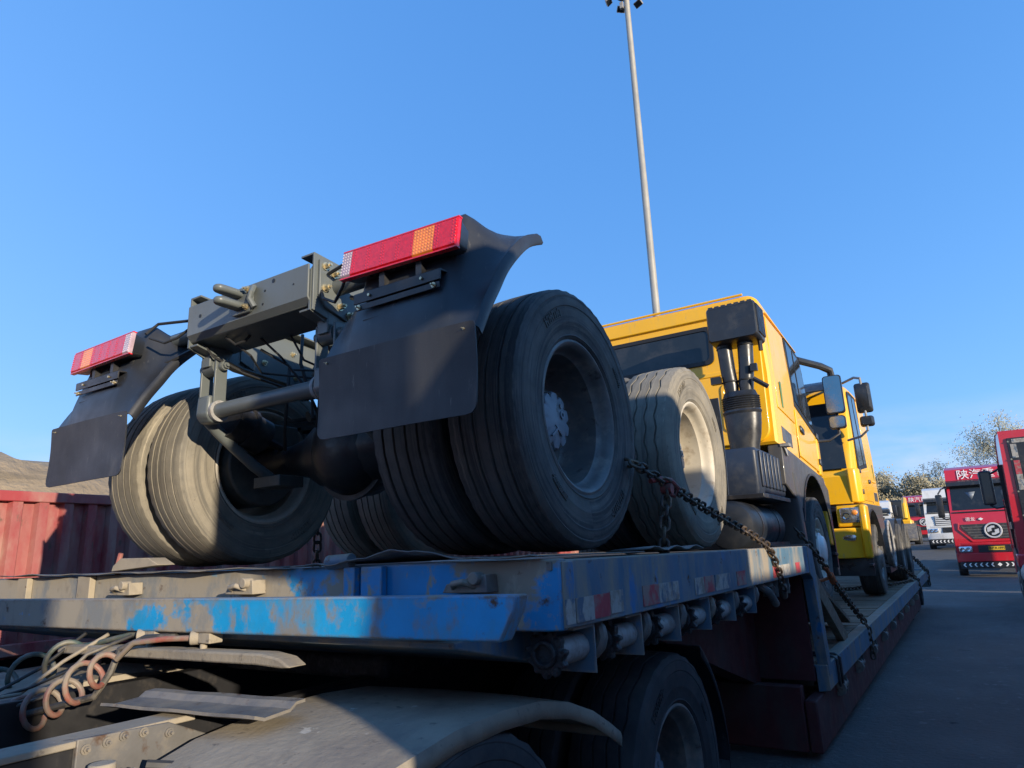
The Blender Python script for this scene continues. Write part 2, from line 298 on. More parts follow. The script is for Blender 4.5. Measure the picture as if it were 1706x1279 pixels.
g.loft(rows, False, False); o = g.build('hill', 'hill', angle=80); o['kind'] = 'structure'; o['label'] = 'bare beige loess hillside behind the yard'

# ------------------------------------------------------------------ wheels (shared meshes)
def tyre_mesh(name, mt, zig=False, Rr=.5, w=.29, rim=.286, n=96):
    s = w / .29; tw = .118 * s; gs = [-.078 * s, -.027 * s, .027 * s, .078 * s]
    side = [(.108, rim), (.122, rim + .008), (.132, rim + .022), (.136, rim + .026), (.134, rim + .031), (.141, .36), (.1430, .365), (.1425, .37), (.1455, .40), (.1445, .424), (.1470, .428), (.1465, .434), (.1445, .452), (.1415, .464), (.1425, .468), (.137, .482), (.128, .492)]
    side = [(a * s, r if r < .33 else rim + (r - .286) * (Rr - rim) / (.5 - .286)) for a, r in side]
    top = []
    def cr(x): return Rr - .005 * (x / tw) ** 2
    top.append((tw, cr(tw)))
    for gx in reversed(gs):
        for dx, dr in ((.0052, 0), (.0034, .010), (-.0034, .010), (-.0052, 0)): top.append((gx + dx, cr(gx) - dr))
    top.append((-tw, cr(tw)))
    prof = side + top + [(-a, r) for a, r in reversed(side)]
    def wob(a, r, k, q):
        if r > Rr - .03 and abs(a) < .1 * s:
            if zig: a += (0, .0065, 0, -.0065)[k % 4]
            else: a += .0012 * ((k * 7) % 5 - 2) / 2
        if Rr - .02 < r < Rr - .0045 and abs(a) > .11 * s and k % 2: r -= .0035 if not zig else .006
        return a, r
    bb_ = B().lathe(prof, n=n, wob=wob, closed=True); rn = random.Random(3)
    for sgn in (1, -1):                   # moulded marks on the sidewall
        for c0, cnt, rad, sz in ((.4, 9, .405, .013), (2.3, 12, .375, .008), (3.6, 9, .405, .013), (5.2, 10, .385, .007)):
            for i in range(cnt):
                q = c0 + i * sz * 3.2; rr = rad; M_ = Matrix.Rotation(q, 4, 'X') @ Matrix.Translation((sgn * .1445 * s, 0, rr))
                v = B(M_); k_ = rn.random(); v.box(-.002, .0035, -sz, -sz * .5, -sz * 1.3, sz * 1.3); v.box(-.002, .0035, -sz * .49, sz, sz * (.7 if k_ > .4 else -.2), sz * (1.3 if k_ > .4 else .4))
                if k_ > .6: v.box(-.002, .0035, sz * .4, sz, -sz * 1.3, sz * .69)
                bb_.v += v.v; o_ = len(bb_.v) - len(v.v); bb_.f += [tuple(a_ + o_ for a_ in f_) for f_ in v.f]
    me = bb_.mesh(name, angle=28); me.materials.append(MATS[mt]); return me
def rim_mesh(name, mt, rr=.286, front=False, n=48):
    if front: p = [(-.11, rr + .004), (-.105, rr - .02), (.02, rr - .03), (.10, rr - .022), (.120, rr + .006), (.126, rr + .012), (.128, rr + .004), (.118, rr - .012), (.09, rr - .026), (.07, rr - .05), (.085, rr - .10), (.10, .15), (.105, .02), (.104, .0005)]
    else: p = [(-.118, rr + .012), (-.124, rr + .004), (-.105, rr - .012), (-.07, rr - .026), (.02, rr - .03), (.07, rr - .024), (.10, rr - .014), (.112, rr + .002), (.118, rr + .013), (.126, rr + .013), (.129, rr + .004), (.124, rr - .006), (.104, rr - .016), (.090, rr - .019), (.074, rr - .026), (.066, rr - .034), (-.02, rr - .036), (-.066, rr - .040), (-.083, rr - .055), (-.086, rr - .09), (-.082, .15), (-.080, .0005)]
    b = B().lathe(p, n=n)
    if front:
        for k in range(10):
            q = 2 * math.pi * k / 10; b.cyl((.10, .19 * math.cos(q), .19 * math.sin(q)), (.122, .19 * math.cos(q), .19 * math.sin(q)), .014, n=6)
    me = b.mesh(name, angle=40); me.materials.append(MATS[mt]); return me
def hub_mesh(name, mt, front=False, base=False):
    b = B()
    if front: b.lathe([(.10, .155), (.125, .155), (.13, .15), (.135, .13), (.155, .118), (.165, .10), (.168, .0005)], n=40)
    else:
        N = 120; rows = []
        def ro(a, r): return [(a, rad * math.cos(2 * math.pi * k / N), rad * math.sin(2 * math.pi * k / N)) for k in range(N) for rad in [r - .026 * max(0, math.cos(10 * 2 * math.pi * k / N) - .25)]]
        def rc(a, r): return [(a, r * math.cos(2 * math.pi * k / N), r * math.sin(2 * math.pi * k / N)) for k in range(N)]
        if base: b.loft([rc(-.085, .128), rc(-.02, .126), rc(-.012, .120), rc(-.012, .02)], True, False)
        else:
          pass
        if not base: b.loft([ro(-.011, .115), ro(.010, .114), ro(.016, .110), rc(.022, .078), rc(.026, .05), rc(.028, .02)], True, True)
        for k in range(10 if base else 0):
            q = 2 * math.pi * k / 10; c_, s_ = .105 * math.cos(q), .105 * math.sin(q)
            b.cyl((-.02, c_, s_), (.006, c_, s_), .010, n=6); b.cyl((.006, c_, s_), (.014, c_, s_), .005, n=8)
        if not base: b.lathe([(.020, .016), (.034, .016), (.034, .008), (.026, .007)], o=(0, .03, .022), n=16)
        if not base: b.box(.024, .031, -.06, .0, -.055, -.048, Matrix.Rotation(R(35), 3, 'X')); b.box(.024, .031, -.03, .03, -.045, -.039, Matrix.Rotation(R(-40), 3, 'X'))
        if not base: b.cyl((.018, .028, .058), (.030, .028, .058), .01, n=10)
    me = b.mesh(name, angle=30); me.materials.append(MATS[mt]); return me
TY = {'grey': tyre_mesh('tyre', 'rubber_grey'), 'zig': tyre_mesh('tyre', 'rubber_dusty', True), 'dusty': tyre_mesh('tyre', 'rubber_dusty'),
      'dark': tyre_mesh('tyre', 'rubber_dark', True, n=64)}
RI = {'grey': rim_mesh('wheel', 'rim_grey'), 'cream': rim_mesh('wheel', 'rim_cream'), 'frontcream': rim_mesh('wheel', 'rim_cream', front=True), 'frontgrey': rim_mesh('wheel', 'rim_grey', front=True)}
HU = {'grey': hub_mesh('hub_cap', 'hub_grey'), 'white': hub_mesh('hub_cap', 'hub_white', True), 'front': hub_mesh('hub_cap', 'rim_grey', True)}
HB = hub_mesh('hub_flange', 'olive_dark', base=True)
def wheel(parent, p, face=1, tyre='grey', rim='grey', hub='grey', tilt=0., local=False, label=None):
    """p = hub centre; face +1 shows the dish towards +x"""
    w = place('wheel', RI[rim], parent, loc=Vector(p) if local else rel(parent, p), rot=(tilt, 0, 0 if face > 0 else math.pi), label=label)
    place('tyre', TY[tyre], w)
    if hub: place('hub_cap', HU[hub], w)
    if hub == 'grey': place('hub_flange', HB, w)
    return w
def bolt(b, p, d=(1, 0, 0), r=.012, h=.02):
    p = Vector(p); d = Vector(d); b.cyl(p, p + d * .005, r * 1.5, n=12); b.cyl(p + d * .005, p + d * h, r, n=6); b.cyl(p + d * h, p + d * (h + .010), r * .5, n=8)

# ------------------------------------------------------------------ red tipper body parked on the far side
CX = -5.5
t = thing('cargo_trailer', 'faded red ribbed cargo trailer body standing beyond the flatbed at left', 'trailer', (CX - 1.2, 5, -1.42))
b = B(); row0 = []; y = -4.; pitch = .167
while y < 14:
    for dy, dx in ((0, 0), (.062, 0), (.078, -.045), (.150, -.045)): row0.append((CX + dx, y + dy))
    y += pitch
b.loft([[(x, yy, z) for (x, yy) in row0] for z in (-.45, .50)], False, False); b.build('side_panel', 'red_faded', t, angle=20)
B().box(CX - .06, CX + .012, -4.05, 14.1, .50, .572).build('top_rail', 'red_faded', t, bevel=.006)
B().box(CX - .06, CX + .012, -4.05, 14.1, -.53, -.45).build('bottom_rail', 'red_faded', t, bevel=.006)
for yy in (-4.09, 14.1): B().box(CX - .08, CX + .014, yy - .09, yy, -.53, .58).build('corner_post', 'red_faded', t, bevel=.006)
B().box(CX - 2.45, CX - 2.40, -4.1, 14.1, -.5, .55).build('side_panel', 'red_faded', t)
B().box(CX - 2.40, CX - .062, -4.0, 14.0, -.55, -.49).build('floor_plate', 'red_faded', t)
for yy in (-4.1, 14.05): B().box(CX - 2.40, CX - .08, yy, yy + .05, -.5, .5).build('end_panel', 'red_faded', t)
for xx in (CX - 1.7, CX - .75): B().box(xx, xx + .12, -4, 14, -.9, -.552).build('frame_rail', 'black_metal', t)
for yy in (-2, -.65, 9, 10.35, 11.7):
    for xx, f in ((CX - .22, 1), (CX - 2.2, -1)): wheel(t, (xx, yy, -.85), f, 'dark', 'grey', 'grey')

# ------------------------------------------------------------------ low bed trailer
XL, XR = -4.36, -.95; CT = (XL + XR) / 2
lb = thing('lowbed_trailer', 'long blue low bed trailer with dusty raised gooseneck carrying two yellow trucks', 'trailer', (CT, 9, -1.42))
b = B(); b.box(XL + .06, XR - .02, 1.71, 5.5, -.045, -.022); b.build('gooseneck_deck', 'steel_worn', lb)
# front face
B().box(XL, -1.76, 1.70, 1.76, -.205, -.016).build('front_beam', 'rail_blue', lb, bevel=.006, label='dust caked left length of the front beam')
B().prism([(-1.7595, 1.702), (-1.0, 1.702), (-.953, 1.728), (-.953, 1.76), (-1.7595, 1.76)], 2, -.207, -.014).build('front_beam', 'blue_paint', lb, bevel=.005, label='bright blue right length of the front beam')
# front bumper rail
B().prism([(XL - .1, -.102), (-2.6, -.099), (-1.85, -.097), (-.905, -.092), (-.912, -.125), (-.955, -.200), (-1.85, -.205), (-2.6, -.209), (XL - .1, -.212)], 1, 1.423, 1.477).build('bumper_rail', 'rail_blue', lb, bevel=.005)
for x0 in (-3.2, -2.3, -1.3): B().box(x0, x0 + .12, 1.476, 1.699, -.18, -.12).build('bumper_bracket', 'steel_worn', lb)
b = B(); b.prism([(1.50, -.232), (1.50, -.215), (1.69, -.209), (3.2, -.209), (3.2, -.33), (1.95, -.33)], 0, XL + .25, -1.15); b.build('coupler_plate', 'side_blue', lb, bevel=.004)
# stake pockets, lugs, odds and ends on the front face
for x0, w in ((-4.05, .10), (-3.46, .11), (-1.74, .05), (-1.66, .09)):
    B().box(x0, x0 + w, 1.672, 1.6995, -.15, -.018).build('stake_pocket', 'blue_paint' if x0 > -2 else 'dusty_blue', lb, bevel=.003)
def lug(x0, mt):
    b = B(); b.prism([(x0, -.10), (x0 + .015, -.075), (x0 + .07, -.068), (x0 + .10, -.052), (x0 + .155, -.05), (x0 + .16, -.10)], 1, 1.64, 1.699)
    b.tube([(x0 + .03, 1.66, -.092), (x0 + .05, 1.625, -.074), (x0 + .09, 1.62, -.068), (x0 + .12, 1.65, -.085)], .010, 7); b.cyl((x0 + .125, 1.62, -.06), (x0 + .125, 1.66, -.06), .018, n=12)
    b.build('lashing_lug', mt, lb, bevel=.003)
lug(-3.12, 'dusty_steel'); lug(-2.32, 'dusty_steel'); lug(-1.30, 'steel_worn')
B().cyl((-1.83, 1.69, .0), (-1.72, 1.69, .004), .024, n=14).build('latch_pipe', 'side_blue', lb, bevel=.003)
B().prism([(-3.26, .024), (-3.2, .055), (-2.98, .050), (-2.90, .018), (-3.27, -.002)], 1, 1.72, 1.80).build('corner_plate', 'dusty_blue', lb, bevel=.003)
B().tube([(-3.36, 1.80, -.02), (-3.365, 1.80, .035), (-3.35, 1.80, .08)], [.014, .012, .011], 8).build('marker_stub', 'red_faded', lb)
# right and left side beams
for xs, sgn in ((XR, 1), (XL, -1)):
    b = B(); b.prism([(xs, -.018), (xs, -.205), (xs - sgn * .07, -.212), (xs - sgn * .07, -.202), (xs - sgn * .012, -.196), (xs - sgn * .012, -.030), (xs - sgn * .10, -.026), (xs - sgn * .10, -.016)], 1, 1.762, 5.42)
    b.build('side_beam', 'side_blue', lb, bevel=.004)
B().box(XR - .02, XR + .004, 1.735, 1.80, -.201, -.022).build('corner_facing', 'side_blue', lb, bevel=.003)
# reflective strips on the side
for y0, y1, c in ((1.735, 1.79, 'w'), (1.795, 1.91, 'w'), (1.912, 2.03, 'r'), (2.035, 2.13, 'w'), (2.30, 2.45, 'r'), (2.452, 2.66, 'w'), (2.86, 2.98, 'w'), (2.982, 3.12, 'r'), (3.14, 3.38, 'w'), (3.50, 3.66, 'r'), (4.28, 4.42, 'r'), (4.422, 4.75, 'w'), (4.95, 5.1, 'r')):
    z0 = -.20 if y0 < 2 else -.196
    xx = XR + (.0045 if y0 < 1.8 else .0005)
    B().box(xx, xx + .0025, y0, y1, z0 + .008, z0 + .075).build('reflector_strip', 'tape_red' if c == 'r' else 'tape_white', lb)
# ratchet winches below the right side
def winch(y0, k):
    xo = XR - .012; zc = -.272 - .004 * k
    br = B(); br.box(xo - .13, xo - .065, y0, y0 + .006, -.325, -.206); br.box(xo - .13, xo, y0 + .135, y0 + .141, -.345, -.206); br.box(xo - .13, xo, y0 + .0062, y0 + .1348, -.214, -.206)
    w = br.build('winch', 'side_blue', lb, bevel=.0015)
    B().cyl((xo - .058, y0 - .02, zc), (xo - .058, y0 + .165, zc), .040, n=24).build('drum', 'drum_pale', w)
    e = B().cyl((xo - .058, y0 + .166, zc), (xo - .058, y0 + .19, zc), .036, n=20); e.cyl((xo - .058, y0 + .19, zc), (xo - .058, y0 + .20, zc), .02, n=14); e.build('drum_cap', 'drum_pale', w, bevel=.004)
    gpts = []
    for i in range(44):
        q = 2 * math.pi * i / 44; r = .064 if i % 4 < 2 else .053; r += random.uniform(-.004, .004); gpts.append((xo - .068 + r * math.cos(q), zc + r * math.sin(q)))
    gq = B().prism(gpts, 1, y0 - .045, y0 - .018)
    gq.lathe([(y0 - .044, .040), (y0 - .056, .038), (y0 - .058, .026), (y0 - .046, .024)], o=(xo - .068, 0, zc), ax=1, n=20)
    gq.build('ratchet', 'grease', w, bevel=.003)
    # curled strap guard behind the winch: a length of bent hose
    pts = [(xo - .10 + .085 * math.cos(a), y0 + .215 + .02 * math.sin(a * .5), -.255 + .062 * math.sin(a)) for a in [R(-110 + 22 * i) for i in range(12)]]
    B().tube(pts, .020, 10).build('strap_guard', 'steel_worn', w)
for k, y0 in enumerate((1.80, 2.165, 2.54, 2.93, 3.32, 3.72)): winch(y0, k)
# ragged end of the row: bent fittings, a curled hose
b = B(); b.tube([(-1.02, 4.15, -.21), (-.97, 4.2, -.26), (-.96, 4.3, -.33), (-1.0, 4.36, -.28), (-.98, 4.28, -.22)], .022, 10); b.tube([(-.97, 4.45, -.21), (-.95, 4.5, -.27), (-.97, 4.6, -.31), (-1.0, 4.66, -.25)], .02, 10); b.build('bent_fitting', 'steel_worn', lb)
b = B(); b.box(-1.05, -.96, 4.4, 4.41, -.30, -.206); b.box(-1.05, -.96, 4.72, 4.73, -.30, -.206); b.cyl((-1.0, 4.38, -.26), (-1.0, 4.8, -.26), .03, n=14); b.build('broken_winch', 'steel_worn', lb)
# end of the gooseneck: post, top plate, sloping ramp
B().prism([(5.42, -.016), (5.60, -.05), (5.66, -.25), (5.75, -.93), (5.62, -.93), (5.50, -.25), (5.42, -.215)], 0, -1.02, XR + .004).build('step_post', 'side_blue', lb, bevel=.004)
B().prism([(5.42, -.016), (5.60, -.05), (5.66, -.25), (5.75, -.93), (5.62, -.93), (5.50, -.25), (5.42, -.215)], 0, XL - .004, XL + .07).build('step_post', 'side_blue', lb, bevel=.004)
B().box(XL, XR, 5.40, 5.62, -.012, -.004).build('end_plate', 'steel_worn', lb)
B().box(XL + .08, -1.03, 5.52, 5.56, -.95, -.03).build('riser_plate', 'red_skirt', lb)
for x0 in (-3.6, -2.9, -1.75, -1.05):
    B().prism([(5.565, -.08), (5.70, -.12), (7.05, -.80), (7.05, -.846), (6.85, -.846), (5.70, -.30), (5.565, -.30)], 0, x0, x0 + .06).build('ramp_rib', 'wood', lb, bevel=.004)
for x0, x1 in ((-3.62, -2.84), (-1.77, -1.065)):
    B().prism([(5.60, -.07), (7.9, -.752), (7.9, -.79), (5.60, -.115)], 0, x0, x1).build('ramp_plate', 'wood', lb)
# underside of the gooseneck
B().prism([(3.2, -.21), (5.5, -.21), (5.5, -1.0), (4.6, -.75), (3.2, -.35)], 0, -2.9, -2.75).build('main_beam', 'red_skirt', lb)
B().prism([(3.2, -.21), (5.5, -.21), (5.5, -1.0), (4.6, -.75), (3.2, -.35)], 0, -1.55, -1.40).build('main_beam', 'red_skirt', lb)
for yy in (2.2, 2.9, 3.6, 4.3, 5.0): B().box(XL + .02, XR - .075, yy, yy + .06, -.19, -.048).build('cross_member', 'olive_dark', lb)
# the low deck rises and swings slightly from the step
LD = Matrix.Translation((CT, 5.6, -.85)) @ Matrix.Rotation(R(-1.1), 4, 'Z') @ Matrix.Rotation(R(.85), 4, 'X')
hw = (XR - XL) / 2; LEN = 12.2
for s_ in (1, -1):
    b = B(LD); b.prism([(s_ * hw, .0), (s_ * hw, -.17), (s_ * (hw - .08), -.185), (s_ * (hw - .08), -.02), (s_ * (hw - .10), 0)], 1, .02, LEN); b.build('low_side_beam', 'side_blue', lb, bevel=.004)
    b = B(LD); b.box(s_ * (hw - .09) - .04, s_ * (hw - .09) + .04, -.25, 9.6, -.52, -.19); b.build('skirt', 'red_skirt', lb, bevel=.01)
b = B(LD); b.box(-hw + .135, hw - .135, -.26, -.18, -.52, -.10); b.build('front_cross_beam', 'red_skirt', lb, bevel=.01)
b = B(LD); b.box(-hw + .12, hw - .12, .1, LEN, -.16, -.045); b.build('low_frame', 'olive_dark', lb)
NB = 58; bw = (LEN - .06) / NB
for k in range(NB):
    b = B(LD); dz = random.uniform(-.004, .003); b.box(-hw + .105, hw - .105, .04 + k * bw, .04 + k * bw + bw - .009, -.042, dz); b.build('plank', 'wood', lb)
for k in range(9):                                     # small winches and hooks below the low deck edge
    b = B(LD); y0 = .6 + k * 1.0; xo = hw
    b.box(xo - .07, xo - .005, y0, y0 + .01, -.30, -.187); b.box(xo - .07, xo - .005, y0 + .14, y0 + .15, -.30, -.187); b.cyl((xo - .035, y0 - .05, -.25), (xo - .035, y0 + .2, -.25), .033, n=14); b.cyl((xo - .035, y0 - .08, -.25), (xo - .035, y0 - .04, -.25), .055, n=9)
    b.build('deck_winch', 'steel_worn', lb)
for k in range(3):
    for s_, f in ((1, 1), (-1, -1)): wheel(lb, LD @ Vector((s_ * (hw - .22), 8.1 + k * 1.3, -.33)) * 1.0 + Vector((0, 0, .02)), f, 'dark', 'grey', 'grey').scale = (1, .56, .56)
for k in range(4):
    b = B(LD); b.box(hw - .2, hw - .17, 10.6 + k * .42, 10.85 + k * .42, -.50, -.17); b.build('hanging_flap', 'rubber_dark', lb)
b = B(LD); b.box(-hw, hw, LEN, LEN + .08, -.35, .03); b.build('rear_beam', 'side_blue', lb, bevel=.006)
b = B(LD); b.box(hw - .06, hw + .02, LEN + .0805, LEN + .11, -.18, .06); b.build('rear_plate', 'tape_white', lb, bevel=.004)
b = B(LD)
for y0 in (.35, .47): b.tube([(hw - .25, y0, .012), (hw - .02, y0, .012), (hw + .012, y0, -.01), (hw + .012, y0, -.20)], .010, 8)
b.build('lashing_rod', 'black_metal', lb)
# dished sheet of steel lying under the truck's wheels
def sheet(name, x0, x1, y0, y1, z, amp, seed, label):
    b = B(); n = 40; rows = []
    for j, yy in enumerate((y0, y0 + .03, y0 + .12, y1)):
        e = (1, .7, .2, 0)[j]; rows.append([(x0 + (x1 - x0) * i / n, yy + (.010 * math.sin(i * .55 + seed) + random.uniform(-.003, .003) if j == 0 else 0), z + e * amp * max(0, math.sin(i * .13 + seed)) ** 2 + e * .003 * math.sin(i * .9 + seed * 2) + e * random.uniform(-.0015, .0015)) for i in range(n + 1)])
    b.loft(rows, False, False); o = b.build(name, 'steel_worn', solid=.004); return tag(o, label, 'metal sheet', 'steel sheets on the gooseneck deck')
sheet('steel_sheet', -1.98, -.99, 1.66, 2.45, -.006, .035, -1.0, 'thin wavy steel sheet under the right rear dual tyres')
sheet('steel_sheet', -4.25, -2.00, 1.66, 2.45, -.010, .008, 1.0, 'thin bent steel sheet under the sunlit left rear dual tyres')
b = B(); rows = [[(-1.16 + .02 * math.sin(i), 2.48 + i * .05, -.004 + (.012 if j else 0) + .010 * math.sin(i * .9)), (-.98, 2.48 + i * .05, .004 + .008 * math.sin(i * 1.3))] for i in range(14) for j in (0,)]
b.loft(rows, False, False); tag(b.build('steel_sheet', 'steel_worn', solid=.004), 'narrow torn steel strip by the chain at the deck edge', 'metal sheet', 'steel sheets on the gooseneck deck')
# ------------------------------------------------------------------ first yellow truck, tail towards the camera
TC = -2.325
tk = thing('yellow_truck', 'yellow cab tractor truck with olive chassis, tail lights and mudguards nearest the camera', 'truck', (TC, 4.5, -.02), 'yellow trucks on the trailer')
AX = ((2.24, .490), (3.60, .478))
def right_lab(s): return None
for (ya, za), outer in zip(AX, (('grey', 'grey', 'grey'), ('zig', 'cream', 'grey'))):
    yl = ya + .04
    ws = [wheel(tk, (-1.235, ya, za), 1, *outer), wheel(tk, (-1.575, ya, za), -1, 'grey', 'grey', None), wheel(tk, (-3.070, yl, za), 1, 'dusty', 'cream', None), wheel(tk, (-3.415, yl, za), -1, 'dusty', 'grey', 'grey')]
    for w in ws: w.scale = (1, .972, .972)
    # axle, banjo, drums
    b = B(); b.cyl((-3.1, ya, za), (-1.55, ya, za), .072, n=20); b.build('axle_tube', 'oily_black', tk)
    b = B(); b.lathe([(-.20, .0005), (-.195, .05), (-.18, .11), (-.14, .165), (-.09, .195), (-.05, .205), (0, .21), (.08, .20), (.14, .16), (.24, .10), (.27, .05), (.27, .0005)], o=(TC + .08, ya, za), ax=1, n=40)
    b.lathe([(-.055, .205), (-.055, .228), (-.035, .228), (-.035, .205)], o=(TC + .08, ya, za), ax=1, n=40)
    b.loft([[(TC + .08 + s * d, ya + r * math.cos(q), za + r * math.sin(q)) for q in [2 * math.pi * k / 16 for k in range(16)]] for d, r in ((-.42, .075), (-.30, .10), (-.18, .16), (.18, .16), (.30, .10), (.42, .075)) for s in (1,)])
    b.build('differential', 'oily_black', tk)
    for s in (-1, 1):
        B().cyl((TC + s * .58, ya, za), (TC + s * .80, ya, za), .205, n=32).build('brake_drum', 'olive_dark', tk, bevel=.01)
        b = B(); b.cyl((TC + s * .40, ya - .16, za + .10), (TC + s * .40, ya - .34, za + .16), .085, n=20); b.cyl((TC + s * .40, ya - .245, za + .13), (TC + s * .40, ya - .265, za + .137), .095, n=20); b.cyl((TC + s * .40, ya + .02, za + .04), (TC + s * .40, ya - .16, za + .10), .02, n=8)
        b.build('brake_chamber', 'oily_black', tk)
        b = B(); b.prism([(ya - .12, za + .075), (ya + .12, za + .075), (ya + .10, za + .19), (ya - .10, za + .19)], 0, TC + s * .52 - .06, TC + s * .52 + .06); b.build('spring_seat', 'olive_dark', tk, bevel=.006)
# left side shows a low bracket with a bright face under the axle
b = B(); b.box(-2.72, -2.54, 2.04, 2.18, .345, .395); b.build('axle_bracket', 'olive_dark', tk, bevel=.004)
# leaf springs
for s in (-1, 1):
    b = B()
    for k in range(7):
        L = .78 - k * .085; pts = [(2.9 + L * u, .80 - .13 * (u * L / .78) ** 2 - k * .017) for u in [-1, -.66, -.33, 0, .33, .66, 1]]
        b.loft([[(TC + s * .52 - .045, y, z), (TC + s * .52 + .045, y, z), (TC + s * .52 + .045, y, z - .015), (TC + s * .52 - .045, y, z - .015)] for y, z in pts])
    b.build('leaf_spring', 'olive_dark', tk)
    b = B(); b.box(TC + s * .52 - .08, TC + s * .52 + .08, 2.78, 3.02, .62, .86); b.build('spring_saddle', 'olive_dark', tk, bevel=.01)
# torque rods
for x, dx in ((TC - .28, .12), (TC + .28, -.12)):
    B().tube([(x, 2.25, .70), (x + dx, 2.72, .88)], .028, 10).build('torque_rod', 'olive_dark', tk); B().tube([(x, 3.58, .70), (x + dx, 3.1, .86)], .028, 10).build('torque_rod', 'olive_dark', tk)
# frame rails
def zt(y): return 1.172 - (y - 1.65) * .082
def rail(xo, s):
    rows = []
    for y in (1.665, 1.9, 2.6, 3.6, 5.0, 7.9):
        z = zt(y); h = .235 if y < 1.8 else .275; i = xo + s * .075; w = xo + s * .009
        rows.append([(xo, y, z), (xo, y, z - h), (i, y, z - h), (i, y, z - h + .009), (w, y, z - h + .009), (w, y, z - .009), (i, y, z - .009), (i, y, z)])
    B().loft(rows).build('frame_rail', 'olive', tk, bevel=.002)
rail(-1.925, -1); rail(-2.725, 1)
# closing crossmember
b = B(); b.prism([(1.650, .985), (1.650, 1.122), (1.659, 1.122), (1.659, .99), (1.675, .968), (1.87, .958), (1.87, .949), (1.672, .958)], 0, -2.712, -1.938); b.build('rear_crossmember', 'olive', tk, bevel=.004, seg=3)
b = B(); b.prism([(1.661, .935), (1.661, 1.10), (1.675, 1.12), (2.05, 1.09), (2.05, 1.08), (1.90, .90), (1.80, .88)], 0, -2.7145, -2.706); b.build('gusset', 'olive', tk); 
b = B(); b.prism([(1.661, .935), (1.661, 1.10), (1.675, 1.12), (2.05, 1.09), (2.05, 1.08), (1.90, .90), (1.80, .88)], 0, -1.9445, -1.936); b.build('gusset', 'olive', tk)
# bolted plates on the outside of the right rail end
b = B(); b.prism([(1.685, 1.145), (1.76, 1.145), (1.80, 1.0), (1.86, .955), (1.83, .925), (1.72, .955), (1.685, 1.0)], 0, -1.9245, -1.912); b.build('rail_end_plate', 'olive', tk, bevel=.003)
for p in ((1.71, 1.12), (1.71, 1.03), (1.79, .975), (1.84, .95), (1.755, 1.10)):
    b = B(); bolt(b, (-1.912, p[0], p[1]), (1, 0, 0), .011, .026); b.build('bolt', 'zinc', tk)
# small bolts on the rail behind (inner face of the left rail and its reinforcing plates)
b = B(); b.prism([(1.92, 1.12), (2.42, 1.085), (2.42, .84), (2.30, .80), (2.02, .89), (1.92, .93)], 0, -2.7155, -2.700); b.build('rail_plate', 'olive', tk, bevel=.002)
b = B(); b.prism([(2.425, 1.08), (3.3, 1.01), (3.3, .80), (2.60, .80), (2.425, .86)], 0, -2.7155, -2.690); b.build('rail_plate', 'olive', tk, bevel=.002)
for y, z in ((2.22, 1.03), (2.24, .91), (2.55, 1.0), (2.7, .94), (2.62, .89), (2.05, .95), (2.85, .97)):
    b = B(); bolt(b, (-2.700 if y < 2.42 else -2.690, y, z), (1, 0, 0), .010, .014); b.build('bolt', 'zinc', tk)
b = B(); b.prism([(2.52, .83), (2.52, 1.05), (2.54, 1.05), (2.54, .85), (2.80, .85), (2.80, .83)], 0, -2.68, -1.94); b.build('crossmember', 'olive', tk, bevel=.003)
b = B(); b.prism([(-2.68, .86), (-2.55, 1.06), (-2.10, 1.06), (-1.95, .86), (-1.95, .90), (-2.12, 1.085), (-2.53, 1.085), (-2.68, .90)], 1, 2.30, 2.50); b.build('arched_crossmember', 'olive', tk, bevel=.003)
# tow hook
for z, dx in ((1.082, 0.), (1.028, .008)):
    x = TC - .01 + dx; b = B()
    b.prism([(x + .030, 1.648), (x + .028, 1.56)] + [(x + .026 * math.cos(R(a)), 1.545 - .026 * math.sin(R(a))) for a in range(0, 181, 20)] + [(x - .028, 1.56), (x - .030, 1.648)], 2, z - .015, z + .015)
    b.build('tow_hook', 'olive', tk, bevel=.012, seg=3)
b = B(); b.loft([[(x, 1.6495, z) for x, z in rrect(.13, .115, .02, 3, TC + .005, 1.053)], [(x, 1.634, z) for x, z in rrect(.13, .115, .02, 3, TC + .005, 1.053)]]); b.build('tow_plate', 'olive', tk, bevel=.003)
b = B(); b.tube([(TC + .075, 1.64, 1.10), (TC + .083, 1.625, 1.07), (TC + .072, 1.625, 1.045), (TC + .085, 1.64, 1.01)], .012, 8)
b.build('tow_clip', 'olive', tk)
for dx, dz in ((.045, .04), (.045, -.035), (-.05, .04)):
    b = B(); bolt(b, (TC + dx, 1.634, 1.053 + dz), (0, -1, 0), .010, .016); b.build('bolt', 'zinc', tk)
b = B()
for x, z, r in ((-2.62, 1.06, .008), (-2.14, 1.10, .009), (-2.19, 1.07, .005), (-2.2, 1.015, .005), (-2.02, 1.055, .004)): b.cyl((x, 1.6496, z), (x, 1.6485, z), r, n=12)
b.build('bolt_holes', 'ink_black', tk)
